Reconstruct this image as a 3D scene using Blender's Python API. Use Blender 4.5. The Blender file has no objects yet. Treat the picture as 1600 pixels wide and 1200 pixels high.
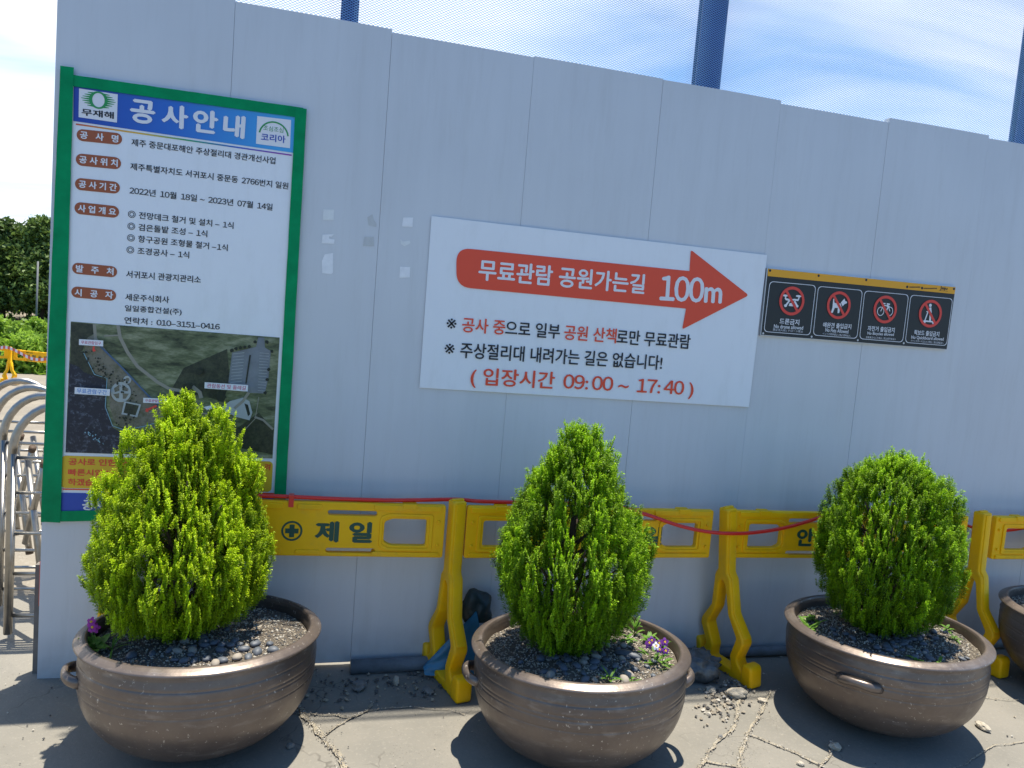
import bpy, bmesh, math, random
import numpy as np
from mathutils import Vector, Matrix, noise as mnoise
R = math.radians
random.seed(7); rng = np.random.default_rng(7)
scene = bpy.context.scene
C = scene.collection

# ------------------------------------------------------------------ camera
CAM = Vector((1.1075, -3.5903, 1.7482)); YAW, PIT, ROL, FOC = -0.257155, -0.084965, 0.0827615, 1176.586
cf = Vector((-math.sin(YAW)*math.cos(PIT), math.cos(YAW)*math.cos(PIT), math.sin(PIT)))
cr0 = Vector((math.cos(YAW), math.sin(YAW), 0)); cu0 = cr0.cross(cf)
cr = cr0*math.cos(ROL) + cu0*math.sin(ROL); cu = -cr0*math.sin(ROL) + cu0*math.cos(ROL)
cam = bpy.data.objects.new('camera', bpy.data.cameras.new('camera')); C.objects.link(cam)
M = Matrix((cr, cu, -cf)).transposed().to_4x4(); M.translation = CAM
cam.matrix_world = M
cam.data.sensor_fit = 'HORIZONTAL'; cam.data.sensor_width = 36; cam.data.lens = FOC/1600*36
cam.data.clip_start = 0.05; cam.data.clip_end = 2000
scene.camera = cam
def at(px, py, Y):
    """point of the plane y = Y seen at photo pixel px, py (used once, to measure the place)"""
    v = cf + cr*((px-800)/FOC) + cu*((600-py)/FOC); t = (Y-CAM.y)/v.y
    return CAM + v*t

# ------------------------------------------------------------------ sky, sun, exposure
SUN = Vector((0.10, 0.126, 1.0)).normalized()
SEL = math.asin(SUN.z); SAZ = math.atan2(SUN.x, SUN.y)
world = bpy.data.worlds.new('World'); scene.world = world; world.use_nodes = True
nt = world.node_tree; N = nt.nodes; L = nt.links
for n in list(N): N.remove(n)
out = N.new('ShaderNodeOutputWorld'); bg = N.new('ShaderNodeBackground'); L.new(bg.outputs[0], out.inputs[0])
sky = N.new('ShaderNodeTexSky'); sky.sky_type = 'NISHITA'; sky.sun_disc = False
sky.sun_elevation = SEL; sky.sun_rotation = SAZ; sky.air_density = 1.0; sky.dust_density = 0.6; sky.ozone_density = 1.5
tc = N.new('ShaderNodeTexCoord'); sep = N.new('ShaderNodeSeparateXYZ'); L.new(tc.outputs['Generated'], sep.inputs[0])
def wmath(op, a, b=None, clamp=False):
    m = N.new('ShaderNodeMath'); m.operation = op; m.use_clamp = clamp
    for i, v in enumerate((a, b)):
        if v is None: continue
        if isinstance(v, (int, float)): m.inputs[i].default_value = v
        else: L.new(v, m.inputs[i])
    return m.outputs[0]
den = wmath('ADD', wmath('MAXIMUM', sep.outputs[2], 0.0), 0.22)
comb = N.new('ShaderNodeCombineXYZ'); L.new(wmath('DIVIDE', sep.outputs[0], den), comb.inputs[0]); L.new(wmath('DIVIDE', sep.outputs[1], den), comb.inputs[1])
mp = N.new('ShaderNodeMapping'); mp.inputs['Rotation'].default_value = (0, 0, R(52)); mp.inputs['Scale'].default_value = (0.55, 1.5, 1); mp.inputs['Location'].default_value = (3.1, 0.55, 0)
L.new(comb.outputs[0], mp.inputs[0])
cn = N.new('ShaderNodeTexNoise'); cn.inputs['Scale'].default_value = 1.5; cn.inputs['Detail'].default_value = 7; cn.inputs['Roughness'].default_value = 0.5; cn.inputs['Distortion'].default_value = 0.5
L.new(mp.outputs[0], cn.inputs['Vector'])
rp = N.new('ShaderNodeValToRGB'); rp.color_ramp.elements[0].position = 0.20; rp.color_ramp.elements[1].position = 0.53
L.new(cn.outputs['Fac'], rp.inputs[0])
south = N.new('ShaderNodeMapRange'); south.inputs[1].default_value = -0.05; south.inputs[2].default_value = 0.45; south.inputs[3].default_value = 0.0; south.inputs[4].default_value = 1.0
L.new(sep.outputs[1], south.inputs[0])
cf_ = wmath('MULTIPLY', rp.outputs[0], south.outputs[0], True)
hz = N.new('ShaderNodeMapRange'); hz.inputs[1].default_value = 0.0; hz.inputs[2].default_value = 0.30; hz.inputs[3].default_value = 0.35; hz.inputs[4].default_value = 0.0
L.new(sep.outputs[2], hz.inputs[0])
cfac = wmath('MAXIMUM', cf_, hz.outputs[0], True)
blue = N.new('ShaderNodeMix'); blue.data_type = 'RGBA'; blue.blend_type = 'MULTIPLY'; blue.inputs['Factor'].default_value = 1; L.new(sky.outputs[0], blue.inputs['A']); blue.inputs['B'].default_value = (0.53, 0.87, 1.16, 1)
mixc = N.new('ShaderNodeMix'); mixc.data_type = 'RGBA'
L.new(cfac, mixc.inputs['Factor']); L.new(blue.outputs['Result'], mixc.inputs['A']); mixc.inputs['B'].default_value = (6.9, 7.3, 7.9, 1)
L.new(mixc.outputs['Result'], bg.inputs[0]); bg.inputs[1].default_value = 0.108
sun = bpy.data.objects.new('sun', bpy.data.lights.new('sun', 'SUN')); C.objects.link(sun)
sun.data.energy = 5.0; sun.data.angle = R(0.53); sun.data.color = (1.0, 0.94, 0.82)
sun.rotation_euler = SUN.to_track_quat('Z', 'Y').to_euler(); sun.location = (0, 0, 8)
scene.view_settings.view_transform = 'Standard'; scene.view_settings.look = 'None'
scene.view_settings.exposure = 0.72; scene.view_settings.gamma = 1.0
scene.render.engine = 'CYCLES'
scene.cycles.max_bounces = 6; scene.cycles.transparent_max_bounces = 8

# ------------------------------------------------------------------ helpers
def mat(name, col, rough=0.6, metal=0.0, var=0.0, vscale=8.0, bump=0.0, bscale=60.0, spec=0.5, coat=0.0):
    m = bpy.data.materials.new(name); m.use_nodes = True
    t = m.node_tree; b = t.nodes['Principled BSDF']
    b.inputs['Base Color'].default_value = (*col, 1); b.inputs['Roughness'].default_value = rough; b.inputs['Metallic'].default_value = metal
    b.inputs['Specular IOR Level'].default_value = spec; b.inputs['Coat Weight'].default_value = coat
    if var or bump:
        g = t.nodes.new('ShaderNodeTexCoord')
    if var:
        n = t.nodes.new('ShaderNodeTexNoise'); n.inputs['Scale'].default_value = vscale; n.inputs['Detail'].default_value = 6; n.inputs['Roughness'].default_value = 0.65
        t.links.new(g.outputs['Object'], n.inputs['Vector'])
        mr = t.nodes.new('ShaderNodeMapRange'); mr.inputs[1].default_value = 0.25; mr.inputs[2].default_value = 0.75; mr.inputs[3].default_value = 1-var; mr.inputs[4].default_value = 1+var
        t.links.new(n.outputs['Fac'], mr.inputs[0])
        x = t.nodes.new('ShaderNodeMix'); x.data_type = 'RGBA'; x.blend_type = 'MULTIPLY'; x.inputs['Factor'].default_value = 1
        x.inputs['A'].default_value = (*col, 1); t.links.new(mr.outputs[0], x.inputs['B']); t.links.new(x.outputs['Result'], b.inputs['Base Color'])
        m['mixout'] = x.name
    if bump:
        n2 = t.nodes.new('ShaderNodeTexNoise'); n2.inputs['Scale'].default_value = bscale; n2.inputs['Detail'].default_value = 5
        t.links.new(g.outputs['Object'], n2.inputs['Vector'])
        bp = t.nodes.new('ShaderNodeBump'); bp.inputs['Strength'].default_value = bump; bp.inputs['Distance'].default_value = 0.01
        t.links.new(n2.outputs['Fac'], bp.inputs['Height']); t.links.new(bp.outputs[0], b.inputs['Normal'])
    return m

class MB:
    """collects shapes and links them as ONE mesh object"""
    def __init__(s): s.v = []; s.f = []; s.m = []; s.sm = []
    def add(s, V, F, mi=0, smooth=False):
        o = len(s.v); s.v.extend([tuple(v) for v in V])
        for f in F: s.f.append(tuple(i+o for i in f)); s.m.append(mi); s.sm.append(smooth)
    def box(s, x0, x1, y0, y1, z0, z1, mi=0, mw=None):
        V = [Vector((x, y, z)) for z in (z0, z1) for y in (y0, y1) for x in (x0, x1)]
        if mw: V = [mw @ v for v in V]
        s.add(V, [(0,2,3,1),(4,5,7,6),(0,1,5,4),(2,6,7,3),(0,4,6,2),(1,3,7,5)], mi)
    def quad(s, pts, mi=0): s.add(pts, [tuple(range(len(pts)))], mi)
    def tube(s, path, r, seg=10, mi=0, flat=1.0, cap=True):
        P = [Vector(p) for p in path]; n = len(P); V = []; F = []; up = None
        for i, p in enumerate(P):
            t = (P[min(i+1, n-1)]-P[max(i-1, 0)]).normalized()
            if up is None: up = Vector((0,0,1)) if abs(t.z) < 0.9 else Vector((1,0,0))
            a = t.cross(up); a.normalize(); b = a.cross(t); up = b
            rr = r[i] if isinstance(r, (list, tuple)) else r
            for k in range(seg):
                q = 2*math.pi*k/seg; V.append(p + a*(math.cos(q)*rr) + b*(math.sin(q)*rr*flat))
        for i in range(n-1):
            for k in range(seg):
                F.append((i*seg+k, i*seg+(k+1)%seg, (i+1)*seg+(k+1)%seg, (i+1)*seg+k))
        if cap: F += [tuple(range(seg))[::-1], tuple((n-1)*seg+k for k in range(seg))]
        s.add(V, F, mi, True)
    def lathe(s, prof, seg=64, mi=0, closed=False):
        V = []; F = []; n = len(prof)
        for k in range(seg):
            q = 2*math.pi*k/seg
            for (r, z) in prof: V.append((r*math.cos(q), r*math.sin(q), z))
        for k in range(seg):
            for i in range(n-1):
                a = k*n+i; b = ((k+1) % seg)*n+i
                F.append((a, b, b+1, a+1))
        s.add(V, F, mi, True)
    def build(s, name, mats, parent=None, loc=None):
        me = bpy.data.meshes.new(name); me.from_pydata(s.v, [], s.f)
        mats = mats if isinstance(mats, (list, tuple)) else [mats]
        for m in mats: me.materials.append(m)
        me.polygons.foreach_set('material_index', s.m); me.polygons.foreach_set('use_smooth', s.sm)
        me.update()
        o = bpy.data.objects.new(name, me); C.objects.link(o)
        if parent: o.parent = parent
        if loc: o.location = loc
        return o
def tag(o, label, cat, group=None, kind=None):
    o['label'] = label; o['category'] = cat
    if group: o['group'] = group
    if kind: o['kind'] = kind
    return o
def thing(name, label, cat, loc=(0,0,0), rz=0, group=None):
    o = bpy.data.objects.new(name, None); C.objects.link(o); o.location = loc; o.rotation_euler = (0,0,rz); o.empty_display_size = 0.1
    return tag(o, label, cat, group)
def struct(o): o['kind'] = 'structure'; return o
def copy_tree(o, parent=None):
    c = o.copy(); C.objects.link(c)
    if parent: c.parent = parent
    for ch in [x for x in bpy.data.objects if x.parent == o]: copy_tree(ch, c)
    return c
def curve_shape(loops, depth=0.0, bevel=0.0, res=1):
    """filled 2D outline(s), inner loops cut holes; returns verts (x, y, z) and faces"""
    cu_ = bpy.data.curves.new('tmp', 'CURVE'); cu_.dimensions = '2D'; cu_.fill_mode = 'BOTH'
    cu_.extrude = max(depth/2-bevel, 0); cu_.bevel_depth = bevel; cu_.bevel_resolution = res; cu_.offset = -bevel
    for lp in loops:
        sp = cu_.splines.new('POLY'); sp.points.add(len(lp)-1); sp.use_cyclic_u = True
        for p, (x, y) in zip(sp.points, lp): p.co = (x, y, 0, 1)
    return _curve_to_data(cu_)
def _curve_to_data(cu_):
    o = bpy.data.objects.new('tmp', cu_); C.objects.link(o)
    dg = bpy.context.evaluated_depsgraph_get(); me = bpy.data.meshes.new_from_object(o.evaluated_get(dg))
    V = [v.co.copy() for v in me.vertices]; F = [tuple(p.vertices) for p in me.polygons]
    bpy.data.objects.remove(o); bpy.data.curves.remove(cu_); bpy.data.meshes.remove(me)
    return V, F
_tc = {}
def text_data(body):
    k = body
    if k not in _tc:
        c = bpy.data.curves.new('tmp', 'FONT')
        if any('가' <= q <= '힣' for q in body) or body in ('100m',) or '–' in body:        # upright sans digits like those of the signs
            dg = [q.isdigit() for q in body]; c.body = ''.join(chr(ord(q)+0xFEE0) if q.isdigit() else q for q in body)
            for i in range(len(body)):
                nx = i+1 < len(body) and dg[i+1]; c.body_format[i].kerning = -17.6 if dg[i] and nx else -9 if dg[i] or nx else 0
        else: c.body = body
        c.size = 1; c.resolution_u = 3; c.offset = 0.0; c.space_word = 1.0
        _tc[k] = _curve_to_data(c)
    return _tc[k]
def rrect(x0, y0, x1, y1, r, n=5):
    P = []
    for cx, cy, a in ((x1-r, y1-r, 0), (x0+r, y1-r, 90), (x0+r, y0+r, 180), (x1-r, y0+r, 270)):
        for k in range(n+1): q = R(a+90*k/n); P.append((cx+r*math.cos(q), cy+r*math.sin(q)))
    return P
def circle(cx, cy, r, n=40): return [(cx+r*math.cos(2*math.pi*k/n), cy+r*math.sin(2*math.pi*k/n)) for k in range(n)]
def rounded(pts, r, n=5):
    out = []; m = len(pts)
    for i in range(m):
        p = Vector(pts[i]); a = Vector(pts[i-1])-p; b = Vector(pts[(i+1) % m])-p
        rr = min(r[i] if isinstance(r, (list, tuple)) else r, a.length*.49, b.length*.49)
        A = p+a.normalized()*rr; B = p+b.normalized()*rr
        if rr < 1e-6: out.append(tuple(p)); continue
        for k in range(n+1):
            t = k/n; out.append(tuple(A*(1-t)**2 + p*2*t*(1-t) + B*t*t))
    return out
# flat print on the wall plane: local x to the right, z up, facing -y
def wp(px, py): v = at(px, py, 0.0); return (v.x, v.z)
def flat(mb, loops, y, mi=0):
    V, F = curve_shape(loops); mb.add([(v.x, y, v.y) for v in V], [f for f in F], mi)
def put_text(mb, body, a, b, h, y, mi=0, bold=0.02):
    """a, b: wall points at the middle of the left and right ends; h: height in metres"""
    V, F = text_data(body)
    x0 = min(v.x for v in V)-bold; x1 = max(v.x for v in V)+bold; y0 = min(v.y for v in V)-bold*.8; y1 = max(v.y for v in V)+bold*.8
    A = Vector(a); B = Vector(b); d = B-A; u = d.normalized(); n = Vector((-u.y, u.x))
    sh = [(0, 0)] if bold < .008 else [(-bold, 0), (bold, 0), (0, bold*.8), (0, -bold*.8), (0, 0)]
    for k, (sx, sy) in enumerate(sh):           # strokes thickened by laying the glyph down several times
        W = []
        for v in V:
            p = A + d*((v.x+sx-x0)/(x1-x0)) + n*(((v.y+sy-y0)/(y1-y0)-0.5)*h); W.append((p.x, y-.00002*k, p.y))
        mb.add(W, F, mi)
def zoomer(ox, oy, s): return lambda x, y: wp(ox+x/s, oy+y/s)
PXM = 0.00345   # metres per photo pixel on the wall near the signs (left); grows to the right
def mpp(px, py):
    a = at(px, py-5, 0); b = at(px, py+5, 0); return (a-b).length/10

# ------------------------------------------------------------------ materials
M_ = {}
M_['yellow'] = mat('yellow_plastic', (1.0, 0.54, 0.004), 0.42, spec=0.25, var=0.10, vscale=5, bump=0.05, bscale=150)
def weather(m, dust, dscale, amount, stretch=(1, 1, 1), rough=0.0):
    """worn, dusty blotches with their own shape over an existing colour"""
    t = m.node_tree; b = t.nodes['Principled BSDF']; g = t.nodes.new('ShaderNodeTexCoord'); mp = t.nodes.new('ShaderNodeMapping'); mp.inputs['Scale'].default_value = stretch; t.links.new(g.outputs['Object'], mp.inputs[0])
    n = t.nodes.new('ShaderNodeTexNoise'); n.inputs['Scale'].default_value = dscale; n.inputs['Detail'].default_value = 9; n.inputs['Roughness'].default_value = .72; t.links.new(mp.outputs[0], n.inputs['Vector'])
    r = t.nodes.new('ShaderNodeMapRange'); r.inputs[1].default_value = .50; r.inputs[2].default_value = .74; r.inputs[4].default_value = amount; t.links.new(n.outputs['Fac'], r.inputs[0])
    x = t.nodes.new('ShaderNodeMix'); x.data_type = 'RGBA'; t.links.new(r.outputs[0], x.inputs['Factor']); x.inputs['B'].default_value = (*dust, 1)
    s_ = b.inputs['Base Color']
    if s_.is_linked: t.links.new(s_.links[0].from_socket, x.inputs['A'])
    else: x.inputs['A'].default_value = s_.default_value
    t.links.new(x.outputs['Result'], s_); return m
weather(M_['yellow'], (0.55, 0.34, 0.08), 9, .28)
M_['lettergreen'] = mat('green_paint', (0.006, 0.075, 0.05), 0.5)
M_['red_hose'] = mat('red_hose', (0.80, 0.03, 0.02), 0.3)
M_['vinyl'] = mat('white_vinyl', (0.84, 0.86, 0.88), 0.35, var=0.02, vscale=3, bump=0.03, bscale=5)
M_['banner'] = mat('white_banner', (0.84, 0.86, 0.88), 0.4, var=0.02, vscale=2, bump=0.04, bscale=4)
M_['ink'] = mat('black_ink', (0.010, 0.012, 0.02), 0.5)
M_['redink'] = mat('red_ink', (0.84, 0.08, 0.03), 0.45)
M_['brownink'] = mat('brown_ink', (0.36, 0.09, 0.03), 0.5)
M_['whiteink'] = mat('white_ink', (0.80, 0.80, 0.82), 0.45)
M_['greenink'] = mat('green_ink', (0.02, 0.30, 0.08), 0.5)
M_['blueink'] = mat('blue_ink', (0.02, 0.07, 0.42), 0.5)
M_['skyink'] = mat('sky_blue_ink', (0.06, 0.22, 0.60), 0.5)
M_['magink'] = mat('magenta_ink', (0.60, 0.05, 0.15), 0.5)
M_['yellowink'] = mat('yellow_ink', (0.80, 0.50, 0.02), 0.5)
M_['tape'] = mat('green_tape', (0.0, 0.27, 0.095), 0.5, var=0.22, vscale=9, spec=0.12)
M_['orange'] = mat('orange_strip', (0.86, 0.40, 0.015), 0.5)
M_['black'] = mat('black_board', (0.018, 0.022, 0.022), 0.5)
M_['signred'] = mat('sign_red', (0.78, 0.065, 0.045), 0.5)
M_['alu'] = mat('aluminium_edge', (0.55, 0.55, 0.56), 0.4, 0.6)
M_['steel'] = mat('stainless_steel', (0.34, 0.325, 0.30), 0.38, 1.0, var=0.2, vscale=20)
M_['bluepost'] = mat('blue_painted_steel', (0.006, 0.026, 0.16), 0.5, var=0.3, vscale=6)
M_['net'] = mat('blue_net', (0.30, 0.58, 0.88), 0.5)
M_['bark'] = mat('bark', (0.06, 0.04, 0.028), 0.9, var=0.4, vscale=30, bump=0.5, bscale=50)
M_['greypole'] = mat('grey_pole', (0.35, 0.36, 0.37), 0.5)
M_['pipe'] = mat('dark_pipe', (0.13, 0.15, 0.17), 0.55, var=0.35, vscale=14, bump=0.15, bscale=40)
M_['tarp'] = mat('blue_tarp', (0.04, 0.19, 0.32), 0.4, var=0.2, vscale=8, bump=0.3, bscale=12)
M_['darkbag'] = mat('dark_green_bag', (0.015, 0.03, 0.028), 0.4, bump=0.4, bscale=15)
M_['plastic'] = mat('grey_plastic_wrap', (0.10, 0.105, 0.105), 0.22, var=0.6, vscale=14, bump=0.9, bscale=22)
M_['rock'] = mat('pale_stone', (0.42, 0.37, 0.29), 0.9, var=0.25, vscale=25, bump=0.5, bscale=60)
M_['greyrock'] = mat('grey_stone', (0.17, 0.165, 0.155), 0.9, var=0.25, vscale=25, bump=0.5, bscale=60)
M_['rope'] = mat('red_white_tape', (0.65, 0.12, 0.07), 0.5)

def panel_material():
    m = mat('grey_white_panel', (0.63, 0.65, 0.67), 0.33, spec=0.45)
    t = m.node_tree; b = t.nodes['Principled BSDF']; g = t.nodes.new('ShaderNodeTexCoord'); oi = t.nodes.new('ShaderNodeObjectInfo')
    mp = t.nodes.new('ShaderNodeMapping'); mp.inputs['Scale'].default_value = (9, 9, 0.6); t.links.new(g.outputs['Object'], mp.inputs[0])
    n = t.nodes.new('ShaderNodeTexNoise'); n.inputs['Scale'].default_value = 1.4; n.inputs['Detail'].default_value = 5; t.links.new(mp.outputs[0], n.inputs['Vector'])
    n3 = t.nodes.new('ShaderNodeTexNoise'); n3.inputs['Scale'].default_value = 1.3; n3.inputs['Detail'].default_value = 3; t.links.new(g.outputs['Object'], n3.inputs['Vector'])
    mr = t.nodes.new('ShaderNodeMapRange'); mr.inputs[1].default_value = .3; mr.inputs[2].default_value = .7; mr.inputs[3].default_value = .98; mr.inputs[4].default_value = 1.02; t.links.new(n.outputs['Fac'], mr.inputs[0])
    m2 = t.nodes.new('ShaderNodeMapRange'); m2.inputs[1].default_value = .3; m2.inputs[2].default_value = .7; m2.inputs[3].default_value = .965; m2.inputs[4].default_value = 1.035; t.links.new(n3.outputs['Fac'], m2.inputs[0])
    mu = t.nodes.new('ShaderNodeMath'); mu.operation = 'MULTIPLY'; t.links.new(mr.outputs[0], mu.inputs[0]); t.links.new(m2.outputs[0], mu.inputs[1])
    # splash dirt near the foot
    sx = t.nodes.new('ShaderNodeSeparateXYZ'); t.links.new(g.outputs['Object'], sx.inputs[0])
    n4 = t.nodes.new('ShaderNodeTexNoise'); n4.inputs['Scale'].default_value = 14; n4.inputs['Detail'].default_value = 8; t.links.new(g.outputs['Object'], n4.inputs['Vector'])
    mh = t.nodes.new('ShaderNodeMapRange'); mh.inputs[1].default_value = 0.0; mh.inputs[2].default_value = 0.22; mh.inputs[3].default_value = 0.75; mh.inputs[4].default_value = 0.0; t.links.new(sx.outputs[2], mh.inputs[0])
    md = t.nodes.new('ShaderNodeMath'); md.operation = 'MULTIPLY'; t.links.new(mh.outputs[0], md.inputs[0]); t.links.new(n4.outputs['Fac'], md.inputs[1])
    x = t.nodes.new('ShaderNodeMix'); x.data_type = 'RGBA'; x.blend_type = 'MULTIPLY'; x.inputs['Factor'].default_value = 1; x.inputs['A'].default_value = (.63, .65, .67, 1); t.links.new(mu.outputs[0], x.inputs['B'])
    y = t.nodes.new('ShaderNodeMix'); y.data_type = 'RGBA'; t.links.new(md.outputs[0], y.inputs['Factor']); t.links.new(x.outputs['Result'], y.inputs['A']); y.inputs['B'].default_value = (.22, .21, .20, 1)
    t.links.new(y.outputs['Result'], b.inputs['Base Color'])
    w = t.nodes.new('ShaderNodeTexWave'); w.wave_type = 'BANDS'; w.bands_direction = 'X'; w.inputs['Scale'].default_value = 6.5; t.links.new(g.outputs['Object'], w.inputs['Vector'])
    bp = t.nodes.new('ShaderNodeBump'); bp.inputs['Strength'].default_value = 0.02; bp.inputs['Distance'].default_value = 0.004; t.links.new(w.outputs['Fac'], bp.inputs['Height'])
    bp2 = t.nodes.new('ShaderNodeBump'); bp2.inputs['Strength'].default_value = 0.10; bp2.inputs['Distance'].default_value = 0.02; t.links.new(n3.outputs['Fac'], bp2.inputs['Height']); t.links.new(bp.outputs[0], bp2.inputs['Normal'])
    t.links.new(bp2.outputs[0], b.inputs['Normal'])
    return m
M_['panel'] = weather(panel_material(), (0.44, 0.44, 0.42), 3.2, .22, (5, 5, .5))
for k_ in ('vinyl', 'banner'): weather(M_[k_], (0.66, 0.67, 0.66), 4, .30, (3, 3, .8))

def ground_material(name, c1, c2, c3, s=1.0, bump=0.4):
    m = mat(name, c1, 0.92, spec=0.25); t = m.node_tree; b = t.nodes['Principled BSDF']; g = t.nodes.new('ShaderNodeTexCoord')
    def noise(sc, det=6, ro=.6):
        n = t.nodes.new('ShaderNodeTexNoise'); n.inputs['Scale'].default_value = sc*s; n.inputs['Detail'].default_value = det; n.inputs['Roughness'].default_value = ro
        t.links.new(g.outputs['Object'], n.inputs['Vector']); return n.outputs['Fac']
    def ramp(f, a, bb):
        r = t.nodes.new('ShaderNodeMapRange'); r.inputs[1].default_value = a; r.inputs[2].default_value = bb; t.links.new(f, r.inputs[0]); return r.outputs[0]
    def mix(f, A, B):
        x = t.nodes.new('ShaderNodeMix'); x.data_type = 'RGBA'; t.links.new(f, x.inputs['Factor'])
        for k, v in (('A', A), ('B', B)):
            if isinstance(v, tuple): x.inputs[k].default_value = (*v, 1)
            else: t.links.new(v, x.inputs[k])
        return x.outputs['Result']
    a = mix(ramp(noise(1.7), .35, .65), c1, c2)
    a = mix(ramp(noise(55, 4, .7), .55, .75), a, c3)
    vo = t.nodes.new('ShaderNodeTexVoronoi'); vo.inputs['Scale'].default_value = 90*s; t.links.new(g.outputs['Object'], vo.inputs['Vector'])
    pit = ramp(vo.outputs['Distance'], .22, .05); msk = ramp(noise(3.2, 3), .5, .62)
    mm = t.nodes.new('ShaderNodeMath'); mm.operation = 'MULTIPLY'; t.links.new(pit, mm.inputs[0]); t.links.new(msk, mm.inputs[1])
    a = mix(mm.outputs[0], a, tuple(v*.35 for v in c1))
    if name == 'flagstone':
        wv = t.nodes.new('ShaderNodeTexNoise'); wv.inputs['Scale'].default_value = 3; wv.inputs['Detail'].default_value = 4; t.links.new(g.outputs['Object'], wv.inputs['Vector'])
        va = t.nodes.new('ShaderNodeVectorMath'); va.operation = 'MULTIPLY_ADD'; va.inputs[1].default_value = (.35, .35, .35); t.links.new(wv.outputs['Color'], va.inputs[0]); t.links.new(g.outputs['Object'], va.inputs[2])
        vc = t.nodes.new('ShaderNodeTexVoronoi'); vc.feature = 'DISTANCE_TO_EDGE'; vc.inputs['Scale'].default_value = 2.2; t.links.new(va.outputs[0], vc.inputs['Vector'])
        ck = t.nodes.new('ShaderNodeMath'); ck.operation = 'MULTIPLY'; t.links.new(ramp(vc.outputs['Distance'], .008, .002), ck.inputs[0]); t.links.new(ramp(noise(2.3, 3), .50, .60), ck.inputs[1])
        a = mix(ck.outputs[0], a, tuple(v*.60 for v in c1))
        a = mix(ramp(noise(7, 5, .7), .60, .80), a, tuple(v*.72 for v in c1))
    t.links.new(a, b.inputs['Base Color'])
    ad = t.nodes.new('ShaderNodeMath'); ad.operation = 'ADD'; t.links.new(noise(40, 8, .7), ad.inputs[0]); t.links.new(noise(9, 4), ad.inputs[1])
    su = t.nodes.new('ShaderNodeMath'); su.operation = 'SUBTRACT'; t.links.new(ad.outputs[0], su.inputs[0]); t.links.new(mm.outputs[0], su.inputs[1])
    bp = t.nodes.new('ShaderNodeBump'); bp.inputs['Strength'].default_value = bump; bp.inputs['Distance'].default_value = 0.006
    t.links.new(su.outputs[0], bp.inputs['Height']); t.links.new(bp.outputs[0], b.inputs['Normal'])
    return m
M_['paving'] = ground_material('flagstone', (0.235, 0.216, 0.182), (0.19, 0.178, 0.152), (0.275, 0.252, 0.21))
M_['mortar'] = ground_material('sandy_mortar', (0.40, 0.345, 0.25), (0.27, 0.24, 0.185), (0.50, 0.45, 0.36), 4, 1.0)
M_['dirt'] = ground_material('dirt', (0.26, 0.225, 0.175), (0.20, 0.175, 0.14), (0.34, 0.31, 0.26), 0.6, 0.7)
M_['soil'] = ground_material('soil', (0.12, 0.10, 0.078), (0.085, 0.07, 0.055), (0.22, 0.19, 0.15), 2.0, 1.0)
M_['grit_a'] = mat('grit_dark', (0.09, 0.085, 0.08), 0.9)
M_['grit_b'] = mat('grit_tan', (0.33, 0.28, 0.21), 0.9)
M_['grit_c'] = mat('grit_pale', (0.48, 0.44, 0.37), 0.9)
M_['pebble'] = mat('slate_pebble', (0.095, 0.105, 0.12), 0.55, var=0.5, vscale=30)
M_['pebble_tan'] = mat('tan_pebble', (0.30, 0.26, 0.21), 0.75, var=0.3, vscale=30)

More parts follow.
